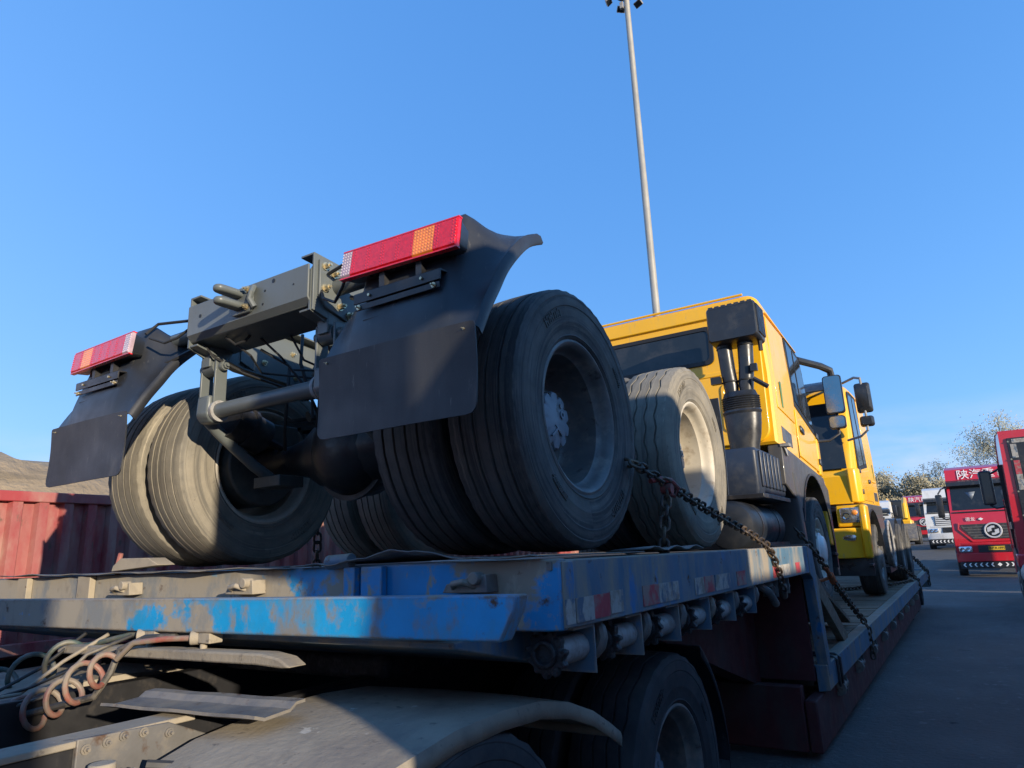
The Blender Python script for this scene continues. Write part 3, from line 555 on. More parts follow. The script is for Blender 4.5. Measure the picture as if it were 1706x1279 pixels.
# anti-roll bar on its two hangers
zb = .662
for s in (-1, 1):
    x = TC + s * .372
    for d in (-.05, .05): B().box(x + d - .006, x + d + .006, 1.755, 1.815, .69, .905).build('hanger_plate', 'olive', tk, bevel=.003)
    b = B(); b.cyl((x - .075, 1.785, .865), (x + .075, 1.785, .865), .022, n=16); b.cyl((x - .038, 1.785, .865), (x + .038, 1.785, .865), .036, n=16); bolt(b, (x + .075, 1.785, .865), (1, 0, 0), .014, .016); b.build('hanger_bush', 'olive', tk)
    b = B(); b.prism([(1.735, zb - .02), (1.74, zb + .07), (1.83, zb + .07), (1.835, zb - .02), (1.81, zb - .05), (1.76, zb - .05)], 0, x - .042, x + .042); b.build('bar_clamp', 'olive', tk, bevel=.012, seg=3)
    B().cyl((x - s * .062, 1.785, zb), (x - s * .046, 1.785, zb), .047, n=24).build('bush_ring', 'drum_pale', tk)
    b = B(); b.prism([(1.74, .86), (1.74, .955), (1.86, .955), (1.83, .90), (1.80, .88)], 0, x - .03, x + .03); b.build('hanger_lug', 'olive', tk, bevel=.004)
pts = [(TC - .36 - .06, 2.16, .40), (TC - .365 - .05, 2.05, .455), (TC - .40 - .02, 1.86, .59), (TC - .418, 1.80, .642), (TC - .40, 1.785, .66), (TC - .36, 1.785, .664), (TC, 1.785, .664), (TC + .36, 1.785, .664), (TC + .40, 1.785, .66), (TC + .418, 1.80, .642), (TC + .42, 1.86, .59), (TC + .415, 2.05, .455), (TC + .42, 2.16, .40)]
B().tube(pts, [.026, .026, .027, .029, .031, .033, .033, .033, .031, .029, .027, .026, .026], 16).build('anti_roll_bar', 'olive', tk)
# air tank, pipes and cables seen through the frame
b = B(); b.lathe([(-.02, .0005), (-.015, .06), (.0, .10), (.03, .115), (.30, .115), (.33, .10), (.34, .0005)], o=(TC + .14, 2.32, .60), ax=2, n=28); b.build('air_reservoir', 'tank_black', tk)
b = B(); random.seed(4)
for k in range(9):
    x = TC + random.uniform(-.28, .1); y = random.uniform(2.0, 2.5); z0 = random.uniform(.55, .8)
    b.tube([(x, y, z0 + .25), (x + .03, y - .03, z0 + .1), (x + random.uniform(-.06, .06), y + .02, z0 - .05), (x + random.uniform(-.15, .15), y + .1, z0 - .12)], .008, 6)
b.build('brake_hoses', 'cord', tk)
b = B(); b.tube([(-2.50, 1.70, .95), (-2.46, 1.72, .915), (-2.42, 1.74, .93), (-2.41, 1.76, .965), (-2.45, 1.78, .985), (-2.52, 1.80, .965)], .006, 6); b.tube([(-2.40, 1.8, .9), (-2.34, 1.9, .84), (-2.3, 2.0, .72), (-2.31, 2.02, .62)], .006, 6); b.build('cable_loop', 'cord', tk)
b = B(); rn = random.Random(9)
for k in range(6):
    y0 = 1.70 + .05 * k; x0 = -2.66 + .13 * k
    B().tube([(x0, y0, .95), (x0 + rn.uniform(-.05, .1), y0 + .04, .90 - .02 * k), (x0 + rn.uniform(.0, .2), y0 + .16, .84), (x0 + rn.uniform(.1, .25), y0 + .35, .80 + .02 * k)], .0055, 6).build('wiring', 'cord', tk)
B().tube([(-1.92, 1.70, 1.02), (-1.86, 1.66, .96), (-1.80, 1.66, .93), (-1.74, 1.64, .97), (-1.70, 1.62, 1.0)], .006, 6).build('wiring', 'cord', tk)
B().tube([(-2.73, 1.70, 1.06), (-2.80, 1.66, 1.00), (-2.88, 1.65, .99), (-2.95, 1.62, 1.02)], .006, 6).build('wiring', 'cord', tk)
# mudguards
def fender(xc, inner):
    """xc centre; inner = +1 when the truck's centre line lies towards +x"""
    P = [(1.548, .662), (1.556, .74), (1.582, .83), (1.612, .92), (1.645, 1.02), (1.695, 1.112), (1.765, 1.085), (1.955, 1.128)]
    Lp = [(1.571, .633), (1.602, .69), (1.638, .75), (1.682, .815), (1.732, .89), (1.80, .965), (1.88, 1.035), (1.972, 1.081)]
    def mixp(a, b, t): return [(p[0] * (1 - t) + q[0] * t, p[1] * (1 - t) + q[1] * t) for p, q in zip(a, b)]
    def dense(pl, n=4):
        out = []
        for i in range(len(pl) - 1):
            p0 = pl[max(i - 1, 0)]; p1 = pl[i]; p2 = pl[i + 1]; p3 = pl[min(i + 2, len(pl) - 1)]
            for k in range(n):
                t = k / n; out.append(tuple(.5 * ((2 * p1[c]) + (-p0[c] + p2[c]) * t + (2 * p0[c] - 5 * p1[c] + 4 * p2[c] - p3[c]) * t * t + (-p0[c] + 3 * p1[c] - 3 * p2[c] + p3[c]) * t ** 3) for c in (0, 1)))
        out.append(pl[-1]); return out
    Ld = dense(Lp); Pd = dense(P)
    rows = []
    for dx, t, dn in ((-.314, 1, .002), (-.318, 1, 0), (-.319, 1, -.016), (-.312, 1, -.022), (-.296, 1, -.022), (-.262, .72, -.012), (-.225, .34, -.004), (-.200, .10, 0), (-.185, 0, 0), (-.09, 0, -.002), (0, 0, -.003), (.09, 0, -.002), (.185, 0, 0), (.200, .10, 0), (.225, .34, -.004), (.262, .72, -.012), (.296, 1, -.022), (.312, 1, -.022), (.319, 1, -.016), (.318, 1, 0), (.314, 1, .002)):
        rows.append([(xc + dx, y + dn, z - dn) for y, z in mixp(Pd, Ld, t)])
    f = B().thick(rows, .006).build('mudguard', 'fender_black', tk, angle=48)
    # little end wall of the raised box with its round lamp hole
    for s in (-1, 1):
        b = B(); xx = xc + s * .188; b.lathe([(0, .013), (s * .006, .020), (s * .010, .018), (s * .004, .010)], o=(xx, 1.70, 1.073), n=20); b.build('grommet', 'rubber_seal', f)
    for dx, z in ((-.11, .775), (.10, .80)):
        b = B(); yy = 1.556 + (z - .74) * .29; b.box(xc + dx - .035, xc + dx + .035, yy - .010, yy - .003, z - .0015, z + .0015); b.build('slot', 'ink_black', f)
    # mud flap with rounded lower corners, a little bowed
    w2, z0, z1 = .325, .390, .668; rows = []
    for i in range(21):
        x = -w2 * math.cos(math.pi * i / 20); d = w2 - abs(x); zb_ = z0 + (0 if d > .032 else .032 - math.sqrt(max(0, .032 ** 2 - (.032 - d) ** 2))); ztop = z1 - (0 if d > .012 else .012 - math.sqrt(max(0, .012 ** 2 - (.012 - d) ** 2)))
        rows.append([(xc + x, 1.533 + .006 * math.sin(math.pi * (1 - u)) + .004 * (x / w2) ** 2 - .003 * math.sin(x * 9) * (1 - u), zb_ + (ztop - zb_) * u) for u in [k / 7. for k in range(8)]])
    fl = B().thick(rows, .005).build('mud_flap', 'flap_black', tk, angle=40)
    b = B(); sx = xc + .27; bolt(b, (xc - .285 * 1, 1.534, .648), (0, -1, 0), .0025, .004); bolt(b, (xc + .285, 1.534, .648), (0, -1, 0), .0025, .004); b.build('flap_screws', 'zinc', fl)
    # lamp bracket
    b = B(); b.prism([(1.552, .838), (1.552, .872), (1.556, .876), (1.60, .876), (1.60, .872), (1.558, .868), (1.558, .838)], 0, xc - .185, xc + .185); b.prism([(1.553, .812), (1.553, .832), (1.5575, .832), (1.5575, .812)], 0, xc - .18, xc + .18)
    lbk = b.build('lamp_bracket', 'black_metal', tk, bevel=.001)
    b = B()
    for dx in (-.16, .16): bolt(b, (xc + dx, 1.553, .822), (0, -1, 0), .006, .007); b.cyl((xc + dx * .7, 1.5515, .856), (xc + dx * .7, 1.545, .856), .005, n=8)
    b.build('bracket_screws', 'zinc', lbk)
    # tail lamp: housing and lenses, the white one towards the middle of the truck, amber near the outside
    tilt = Matrix.Translation((xc, 1.58, .988)) @ Matrix.Rotation(R(-7), 4, 'X') @ Matrix.Rotation(R(2.0 if inner < 0 else -1), 4, 'Y')
    b = B(tilt); b.loft([[(x, y, z) for x, z in rrect(.508 - k, .106 - k, .016, 3)] for y, k in ((.045, .02), (.0, .004), (-.006, .0))]); lamp = b.build('tail_lamp', 'black_plastic', tk)
    segs = [(-.2525, -.205, 'lens_clear', 'led_clear'), (-.2045, .075, 'lens_red', 'led_red'), (.0755, .160, 'lens_amber', 'led_amber'), (.1605, .2525, 'lens_red', 'led_red')]
    for a, c_, mt, led in segs:
        x0, x1 = (a, c_) if inner < 0 else (-c_, -a)
        b = B(tilt); e = .007; e0 = e if a == -.2525 else .0; e1 = e if c_ == .2525 else 0.
        if inner > 0: e0, e1 = e1, e0
        b.loft([[(x0, -.0062, -.052), (x1, -.0062, -.052), (x1, -.0062, .052), (x0, -.0062, .052)], [(x0, -.020, -.051), (x1, -.020, -.051), (x1, -.020, .051), (x0, -.020, .051)], [(x0 + e0, -.026, -.044), (x1 - e1, -.026, -.044), (x1 - e1, -.026, .044), (x0 + e0, -.026, .044)]])
        lens = b.build('lens', mt, lamp, smooth=False)
        b = B(tilt); nx = max(2, int((x1 - x0) / .011)); 
        for i in range(nx):
            for j in range(8):
                xx = x0 + (x1 - x0) * (i + .5) / nx; zz = -.039 + .0111 * j
                if i % 6 in (0, 1) or 'amber' in mt or 'clear' in mt: b.ball((xx, -.0255, zz), (.0034, .0024, .0034), 6, 4)
        oo = b.build('lens_beads', led, lamp); oo['kind'] = 'stuff'
    b = B(tilt)
    for z in (-.0525, .0525): b.box(-.254, .254, -.022, -.004, z - .0025, z + .0025)
    b.build('lens_rim', 'lens_red', lamp)
    for xx in (-.08, .08): B().box(xc + xx - .012, xc + xx + .012, 1.575, 1.60, .874, .945).build('lamp_foot', 'black_metal', lamp)
    # pipe that carries the mudguard
    x_in = -1.925 if inner < 0 else -2.725
    B().cyl((x_in, 1.78, 1.055), (xc, 1.78, 1.055), .034, n=18).build('mudguard_pipe', 'olive', tk)
    B().tube([(x_in + .02 * -inner, 1.72, 1.09), ((x_in * .5 + xc * .5) - .03 * inner, 1.69, 1.12), (xc - inner * -.22, 1.64, 1.06)], .007, 6).build('lamp_cable', 'cord', tk)
    b = B(); b.tube([(xc + inner * .2, 1.66, .90), (xc + inner * .30, 1.72, .93), (xc + inner * .44, 1.79, 1.0)], .010, 6); b.build('mudguard_stay', 'black_metal', tk)
fender(-1.407, -1); fender(-3.243, 1)

# ------------------------------------------------------------------ cabs of the two yellow trucks
def sec(y, hw_, z0, z1, r, taper=.03):
    pts = [(hw_, z0), (hw_, z0 + (z1 - z0) * .45)]; tw = hw_ - taper
    for k in range(6):
        a = R(90 * k / 5); pts.append((tw - r + r * math.cos(a), z1 - r + r * math.sin(a)))
    return [(x, y, z) for x, z in pts] + [(-x, y, z) for x, z in reversed(pts)]
def ring(b, outer, inner_, y0, y1, M=None):
    n = len(outer); b.loft([[(p[0], y0, p[1]) for p in outer], [(p[0], y1, p[1]) for p in outer], [(p[0], y1, p[1]) for p in inner_], [(p[0], y0, p[1]) for p in inner_], [(p[0], y0, p[1]) for p in outer]], True, False)
def make_cab(root, M, hgt, front=False,  mz=(.70, 1.13, .53, .67), mirror_glass=True):
    hw_ = 1.18
    def N(): return B(M)
    top = hgt
    shell = N().loft([sec(.0, hw_ - .025, .02, top - .03, .10), sec(.02, hw_ - .006, .0, top - .008, .11), sec(.06, hw_, 0, top, .11), sec(.9, hw_, 0, top + .02, .13), sec(1.40, hw_, 0, top + .01, .13), sec(1.60, hw_, 0, top - .03, .13), sec(1.74, hw_, 0, top - .14, .12), sec(1.80, hw_, 0, top - .28, .12), sec(2.02, hw_ - .03, 0, .46, .10), sec(2.07, hw_ - .04, 0, .38, .08)]).build('cab_shell', 'yellow', root, angle=32)
    # pressed rear wall: raised border, inner frame, belt line
    b = N(); ring(b, rrect(2 * hw_ - .10, top - .06, .11, 5, 0, top / 2 - .01), rrect(2 * hw_ - .32, top - .30, .09, 5, 0, top / 2 - .02), -.028, .002); b.build('rear_border', 'yellow', shell, bevel=.010, seg=3)
    b = N(); b.box(-1.0, 1.0, -.010, .001, .66, .70); b.box(-1.0, 1.0, -.010, .001, top - .175, top - .150); b.build('rear_bead', 'yellow', shell, bevel=.006)
    b = N(); ring(b, rrect(.30, .44, .05, 4, .90, .36), rrect(.24, .38, .04, 4, .90, .36), -.012, .001); ring(b, rrect(.30, .44, .05, 4, -.90, .36), rrect(.24, .38, .04, 4, -.90, .36), -.012, .001); b.build('rear_pressing', 'yellow', shell, bevel=.004)
    b = N(); ring(b, rrect(1.44, .37, .06, 5, 0, .965), rrect(1.36, .29, .045, 5, 0, .965), -.018, .001); b.build('window_seal', 'rubber_seal', shell, bevel=.003)
    N().prism(rrect(1.365, .295, .045, 5, 0, .965), 1, -.008, .0005).build('rear_window', 'glass_dark', shell)
    b = N(); b.tube([(-hw_ + .10, .0, top + .004), (hw_ - .16, .0, top + .004)], .012, 8); b.build('roof_gutter', 'yellow', shell)
    for s in (1, -1):
        x = s * (hw_ + .002)
        # door seam and panel, side window, decals
        def side(poly, d0=-.004, d1=.004):   # polygon y,z laid on the tapering flank
            def X(z): 
                h = top * .45
                return hw_ if z < h else hw_ - .03 * (z - h) / (top - h)
            return [[(s * (X(z) + d), y, z) for y, z in poly] for d in (d0, d1)]
        dz = top - .14
        win = [(.98, .60), (1.84, .50), (1.66, dz - .10), (1.60, dz - .04), (.98, dz - .02)]
        N().loft(side([(.93, .54), (1.90, .44), (1.70, dz - .06), (1.62, dz + .01), (.93, dz + .03)], -.004, .005)).build('window_seal', 'rubber_seal', shell, bevel=.002)
        N().loft(side(win, 0, .008)).build('side_window', 'glass_dark', shell)
        N().loft(side([(1.30, .55), (1.325, .55), (1.30, dz - .03), (1.275, dz - .03)], 0.005, .012)).build('window_divider', 'rubber_seal', shell)
        N().loft(side([(.14, .34), (.84, .34), (.84, top - .16), (.14, top - .19)], -.004, .009)).build('sleeper_panel', 'yellow', shell, bevel=.008, seg=3)
        N().loft(side([(.90, .04), (1.94, .04), (1.94, .42), (.90, .50)], -.004, .012)).build('door_panel', 'yellow', shell, bevel=.010, seg=3)
        N().loft(side([(.872, .02), (.884, .02), (.884, top - .10), (.872, top - .10)], .0, .006)).build('door_seam', 'rubber_seal', shell)
        for hz_ in (.12, .40): N().loft(side([(1.90, hz_), (1.985, hz_ - .005), (1.985, hz_ + .06), (1.90, hz_ + .065)], .0, .030)).build('door_hinge', 'black_plastic', shell, bevel=.006)
        N().loft(side([(.16, top - .155), (1.50, top - .125), (1.50, top - .112), (.16, top - .142)], -.002, .016)).build('drip_rail', 'yellow', shell, bevel=.004)
        N().loft(side([(1.0, .30), (1.16, .29), (1.16, .35), (1.0, .36)], .012, .030)).build('door_handle', 'black_plastic', shell, bevel=.008)
        N().loft(side([(.30, .38), (.36, .38), (.36, .62), (.30, .62)], .0092, .0108)).build('decal', 'green_decal', shell)
        N().loft(side([(.20, .06), (.60, .06), (.60, .19), (.20, .19)], -.002, .004)).build('badge', 'cab_grey', shell, bevel=.003)
        # lower trim with the wheel arch
        arch = [(1.35 + .80 * math.cos(R(a)), -.88 + .80 * math.sin(R(a))) for a in range(-3, 154, 9)]
        poly = [(.03, -.004), (2.02, -.004), (2.08, -.06), (2.24, -.10), (2.30, -.66 if front else -1.0), (2.12 if front else 2.17, -.66 if front else -1.0)] + (arch[2:] if front else arch) + [(.42, -.42), (.03, -.34)]
        if front: poly = [(.03, -.004), (1.93, -.004), (1.99, -.40)] + arch[5:] + [(.42, -.42), (.03, -.34)]
        def tri(poly, d0, d1): return [[(s * d, y, z) for y, z in poly] for d in (d0, d1)]
        b = N(); b.loft(tri(poly, hw_ - .10, hw_ + .018)); tr = b.build('side_trim', 'cab_grey', root, bevel=.010)
        b = N(); rows = [[(s * (hw_ - .45), 1.35 + r * math.cos(R(a)), -.88 + r * math.sin(R(a))) if q else (s * (hw_ + .03), 1.35 + r * math.cos(R(a)), -.88 + r * math.sin(R(a))) for r, q in ((.795, 0), (.815, 0), (.815, 1), (.795, 1))] for a in range(-3, 160, 9)]
        b.loft(rows); b.build('wheel_arch', 'black_plastic', root)
        N().box(*sorted((s * .60, s * .72)), .5, 2.1, -.75, -.02).build('arch_liner', 'black_plastic', root)
        b = N(); b.box(*(sorted((s * (hw_ - .02), s * (hw_ + .03)))), 2.06, 2.26, -.80, -.77); b.build('step', 'black_metal', root, bevel=.004)
        # mirrors on their arms
        z0, z1, z2, z3 = mz
        for a0, a1, nm, w_ in ((z0, z1, 'mirror', .19), (z2, z3, 'wide_mirror', .17)):
            rows = [[(s * (1.405) + px * k, yy, (a0 + a1) / 2 + pz * k) for px, pz in rrect(w_, a1 - a0, .035, 4)] for yy, k in ((2.085, 1), (2.11, 1.03), (2.15, .97), (2.185, .7))]
            mr = N().loft(rows).build(nm, 'black_plastic', root)
            N().prism(rrect(w_ - .02, a1 - a0 - .02, .03, 4, s * 1.405, (a0 + a1) / 2), 1, 2.080, 2.086).build('mirror_glass', 'mirror_glass', mr)
        am = N(); am.tube([(s * (hw_ - .06), 1.98, z2 - .14), (s * 1.30, 2.10, z2 - .12), (s * 1.40, 2.145, z2 - .05), (s * 1.405, 2.145, z3), (s * 1.405, 2.145, z1 + .02)], .016, 10); am.build('mirror_arm', 'drum_pale' if front else 'black_metal', root)
        am = N(); am.tube([(s * 1.405, 2.14, z1), (s * 1.40, 2.12, z1 + .07), (s * 1.32, 2.03, z1 + .11), (s * (hw_ - .05), 1.70, z1 + .12)], .017 if front else .040, 10); am.build('mirror_arm', 'drum_pale' if front else 'black_plastic', root)
    # windscreen, visor, wipers
    N().loft([[(-1.02, 1.855, top - .30), (1.02, 1.855, top - .30), (1.06, 2.052, .47), (-1.06, 2.052, .47)], [(-1.0, 1.862, top - .31), (1.0, 1.862, top - .31), (1.04, 2.058, .48), (-1.04, 2.058, .48)]]).build('windscreen', 'glass_dark', shell)
    b = N(); b.loft([[(x, 1.72 + y, top - .02 + z) for x in (-1.10, 1.10)] + [(x, 1.72 + y2, top - .02 + z2) for x in (1.10, -1.10) for y2, z2 in ((y - .01, z - .02),)] for y, z in ((.0, .045), (.16, .03), (.34, -.04), (.46, -.14))]); b.build('sun_visor', 'black_plastic', shell, bevel=.004)
    # front: nose panel, corner deflectors, lamps, bumper
    N().loft([[(-1.10, 2.04, .0), (1.10, 2.04, .0), (1.10, 2.02, .40), (-1.10, 2.02, .40)], [(-1.08, 2.13, .0), (1.08, 2.13, .0), (1.07, 2.09, .38), (-1.07, 2.09, .38)]]).build('nose_panel', 'yellow', shell, bevel=.012)
    for k in range(4): N().box(-.72, .72, 2.12, 2.155, .03 + k * .075, .075 + k * .075).build('grille_bar', 'grille_dark', shell, bevel=.005)
    for s in (1, -1):
        pts = [(s * 1.06, 2.14), (s * 1.15, 2.12), (s * 1.195, 2.05), (s * 1.20, 1.90), (s * 1.10, 1.90), (s * 1.05, 2.02)]
        N().prism(pts, 2, .01, .46).build('corner_panel', 'yellow', shell, bevel=.02, seg=3)
        N().prism([(s * .86, -.30), (s * 1.19, -.30), (s * 1.19, -.02), (s * .86, -.02)], 1, 2.08, 2.17).build('lamp_surround', 'yellow', root, bevel=.02, seg=3)
        hd = N().loft([[(x, y, z) for x, z in rrect(.26 - k, .20 - k, .03, 3, s * 1.03, -.15)] for y, k in ((2.165, 0), (2.185, .01), (2.193, .05))]).build('headlamp', 'lamp_chrome', root)
        N().ball((s * 1.08, 2.188, -.12), (.045, .02, .035), 12, 8).build('indicator', 'lamp_orange', hd); N().lathe([(2.18, .05), (2.197, .045), (2.19, .02)], o=(s * .98, 0, -.16), ax=1, n=20).build('reflector', 'chrome', hd)
        N().loft([[(x, y, z) for x, z in rrect(.17 - k, .075 - k, .03, 3, s * .98, -.44)] for y, k in ((2.20, 0), (2.232, .005), (2.237, .03))]).build('fog_lamp', 'lamp_chrome', root)
    if front:
        for s in (1, -1): N().prism([(1.90, -.02), (2.20, -.02), (2.225, -.30), (2.215, -.70), (2.10, -.72), (2.02, -.42), (1.93, -.24)], 0, *sorted((s * 1.13, s * 1.222))).build('bumper_corner', 'yellow', root, bevel=.03, seg=3)
    b = N(); b.loft([[(x, 2.235 - .10 * max(0, abs(x) - .95) / .25, z) for x in (-1.20, -1.08, -.95, .95, 1.08, 1.20)] + [(x, 1.95, z) for x in (1.20, -1.20)] for z in (-.70, -.66, -.36, -.315)]); b.build('bumper', 'yellow', root, bevel=.012)
    N().box(-1.12, 1.12, 1.9, 2.10, -.90, -.702).build('underrun_panel', 'black_plastic', root, bevel=.01)
    return shell
M1 = Matrix.Translation((TC, 5.95, .82)) @ Matrix.Rotation(R(-4.2), 4, 'X')
make_cab(tk, M1, 1.385)
# rear wall fittings of the first cab: intake snorkel
sn = B(Matrix.Translation((-1.290, 5.60, 1.775)) @ Matrix.Rotation(R(-3), 4, 'X'))
sn.loft([[(x * k, y, z * k) for x, z in rrect(.40, .31, .03, 3)] for y, k in ((-.15, .94), (-.13, 1), (.10, 1), (.13, .96))]); sn = sn.build('air_intake', 'black_plastic', tk)
b = B(); 
for k in range(9): b.box(-1.094, -1.078, 5.47 + k * .026, 5.482 + k * .026, 1.66, 1.90)
b.build('intake_louvres', 'black_plastic', sn)['kind'] = 'stuff'
for k in range(7): B().box(-1.465 + k * .053, -1.43 + k * .053, 5.455, 5.475, 1.915, 1.938).build('intake_clip', 'black_plastic', sn)
for x0, x1 in ((-1.405, -1.385), (-1.235, -1.265)):
    b = B(); b.tube([(x0, 5.60, 1.68), (x0, 5.60, 1.62), (x0 * .6 + x1 * .4, 5.60, 1.42), (x1, 5.60, 1.27), (x1 * .98 - .0265, 5.60, 1.19)], [.064, .062, .060, .060, .05], 22); pz = b.build('intake_pipe', 'black_plastic', tk)
    for z in (1.60, 1.31): B().lathe([(z - .008, .061), (z - .004, .066), (z + .004, .066), (z + .008, .061)], o=(x0 if z > 1.5 else x1 * .85 + x0 * .15, 5.60, 0), ax=2, n=24).build('pipe_clamp', 'rubber_seal', pz)
b = B(); 
def oval(cx_, cy_, z, rx, ry, n=28): return [(cx_ + rx * math.cos(2 * math.pi * k / n), cy_ + ry * math.sin(2 * math.pi * k / n), z) for k in range(n)]
rows = [oval(-1.325, 5.60, 1.22, .125, .07), oval(-1.325, 5.60, 1.18, .14, .09)]
for k in range(6): rows += [oval(-1.325, 5.60, 1.17 - k * .018, .155, .10), oval(-1.325, 5.60, 1.161 - k * .018, .146, .092)]
rows += [oval(-1.325, 5.60, 1.05, .158, .105), oval(-1.325, 5.60, 1.03, .150, .10)]
b.loft(rows); b.build('bellows', 'black_plastic', tk)
b = B(); b.loft([oval(-1.325, 5.60, 1.03, .148, .10), oval(-1.325, 5.60, .95, .142, .10), oval(-1.328, 5.60, .86, .132, .10), oval(-1.335, 5.60, .78, .118, .09), oval(-1.34, 5.6, .70, .115, .09)]); b.build('air_duct', 'black_plastic', tk)
B().box(-1.20, -1.15, 5.52, 5.56, 1.36, 1.42).build('intake_stay', 'black_metal', tk); B().tube([(-1.19, 5.54, 1.30), (-1.09, 5.56, 1.22)], .02, 6).build('intake_stay', 'black_metal', tk); B().box(-1.53, -1.45, 5.53, 5.58, 1.30, 1.36).build('intake_stay', 'black_metal', tk); B().cyl((-1.12, 5.62, 1.62), (-1.12, 5.62, 1.54), .018, n=8).build('intake_drain', 'black_metal', tk)
# battery box, tanks, guards between the axles and the cab
b = B(); b.loft([[(x, y, z) for x, y in rrect(.40 - k, .92 - k, .03, 3, -1.37, 5.66)] for z, k in ((.37, .02), (.40, 0), (.685, 0), (.71, .03))]); bb = b.build('battery_box', 'box_blue', tk)
for k in range(7): B().box(-1.172, -1.152, 5.27 + k * .118, 5.33 + k * .118, .42, .69).build('rib', 'box_blue', bb, bevel=.008)
B().box(-1.58, -1.145, 5.19, 6.13, .335, .369).build('box_tray', 'black_metal', tk, bevel=.004)
b = B(); b.lathe([(5.0, .0005), (5.005, .10), (5.03, .16), (5.07, .18), (6.0, .18), (6.04, .16), (6.06, .0005)], o=(-1.37, 0, .14), ax=1, n=36); b.build('air_tank', 'tank_black', tk)
for yy in (5.25, 5.8): B().lathe([(yy - .02, .181), (yy - .02, .184), (yy + .02, .184), (yy + .02, .181)], o=(-1.37, 0, .14), ax=1, n=36).build('tank_strap', 'black_metal', tk)
B().box(-1.95, -1.19, 5.1, 6.1, -.015, .02).build('lower_step', 'black_metal', tk)
b = B(); b.loft([[(x, y, z) for x, y in rrect(w_, .20, .045, 3, -1.30 + (w_ - .36) * -.5, yc)] for z, w_, yc in ((-.22, .36, 6.50), (.30, .36, 6.42), (.52, .35, 6.36), (.60, .30, 6.34))]); b.build('splash_guard', 'cab_grey', tk)
b = B(); rows = [[(-1.58, 4.19 + .03 * math.sin(u * 2), z), (-1.13, 4.19 + .03 * math.sin(u * 2), z), (-1.13, 4.205 + .03 * math.sin(u * 2), z), (-1.58, 4.205 + .03 * math.sin(u * 2), z)] for u, z in ((0, .30), (.5, .5), (1, .72), (1.4, .90))]; b.loft(rows); b.build('guard_plate', 'fender_black', tk)
b = B(); b.box(-1.14, -1.07, 5.97, 6.08, .79, .815); b.prism([(5.97, .79), (6.09, .79), (6.11, .72), (6.08, .72)], 0, -1.12, -1.11); b.build('cab_bracket', 'drum_pale', tk)
# steering wheels of the first truck
for x, f in ((-1.27, 1), (-3.38, -1)): wheel(tk, (x, 7.30, -.06), f, 'grey', 'frontcream', 'white')
B().cyl((-3.3, 7.30, -.06), (-1.3, 7.30, -.06), .06, n=14).build('front_axle', 'oily_black', tk)
B().box(-2.75, -1.9, 6.1, 7.9, .05, .60).build('engine', 'oily_black', tk, bevel=.05)

# ------------------------------------------------------------------ second yellow truck on the low deck, nose towards the camera
def ld(x, y, z): return LD @ Vector((x - CT, y - 5.6, z + .85))      # a point riding on the low deck
t2 = thing('yellow_truck', 'second yellow truck on the low deck with its headlamp and nose facing the camera', 'truck', ld(CT, 13, -.85), group='yellow trucks on the trailer')
LD2 = LD @ Matrix.Translation((TC - CT, 0, 0))
M2 = LD2 @ Matrix.Translation((.04, 12.32 - 5.6, .42 + .85)) @ Matrix.Rotation(math.pi, 4, 'Z')
make_cab(t2, M2, 1.72, True, (1.18, 1.58, .99, 1.13))
G2 = Matrix.Translation((0, 0, 0))
for x, f in ((-1.27, 1), (-3.40, -1)): wheel(t2, ld(x, 11.55, -.345), f, 'grey', 'frontgrey', 'front')
for yy in (14.6, 15.95):
    for x, f in ((-1.22, 1), (-1.55, -1), (-3.1, 1), (-3.43, -1)): wheel(t2, ld(x, yy, -.345), f, 'grey', 'grey', 'grey')
for x in (-2.72, -1.94): B(LD).box(x - CT, x - CT + .07, 5.0, 11.0, .65, .90).build('frame_rail', 'olive', t2)
B(LD2).box(-.4, .4, 4.2, 5.6, .30, .95).build('engine', 'oily_black', t2, bevel=.05)
b = B(LD2)
for k in range(5): b.lathe([(0, .0)] , n=3) if False else None
for k in range(4):   # coiled pale hose hanging beside the frame
    b.tube([(1.22 - .02 * k, 7.4 + .30 * math.cos(q) + .03 * k, .68 + .36 * math.sin(q)) for q in [2 * math.pi * i / 28 for i in range(28)]], .022, 8, closed=True)
b.build('hose_coil', 'drum_pale', t2)
b = B(LD2); b.box(.75, 1.2, 6.9, 7.9, .25, .34); b.build('coil_tray', 'black_metal', t2)
b = B(LD2); b.box(-.9, 1.12, 8.1, 8.16, .45, 1.12); b.build('bulkhead', 'black_plastic', t2, bevel=.01)
for yy in (9.0, 10.35):
    b = B(LD2); rows = [[(x, yy + .60 * math.cos(R(a)), .50 + .60 * math.sin(R(a))) for x in (.62, 1.20)] for a in range(15, 170, 12)]; b.loft(rows, False, False); b.build('mudguard', 'fender_black', t2, solid=.006)
# ------------------------------------------------------------------ tractor unit coupled to the trailer (its rear end, lower left)
HT = thing('tractor_unit', 'dusty dark tractor unit coupled under the trailer, its curved mudguard at the bottom edge', 'truck', (TC, .5, -1.42))
for ya in (1.50, 2.92):
    for x, f in ((-1.235, 1), (-1.565, -1), (-3.085, 1), (-3.415, -1)): wheel(HT, (x, ya, -.922), f, 'dark', 'grey', 'grey' if abs(x - TC) > 1 else None)
    B().cyl((-3.1, ya, -.92), (-1.55, ya, -.92), .08, n=16).build('axle_tube', 'oily_black', HT)
for x0, x1 in ((-1.93, -1.86), (-2.79, -2.72)):
    b = B(); b.box(x0, x1, -3.6, 3.6, -.66, -.405); b.build('frame_rail', 'black_metal', HT, bevel=.004)
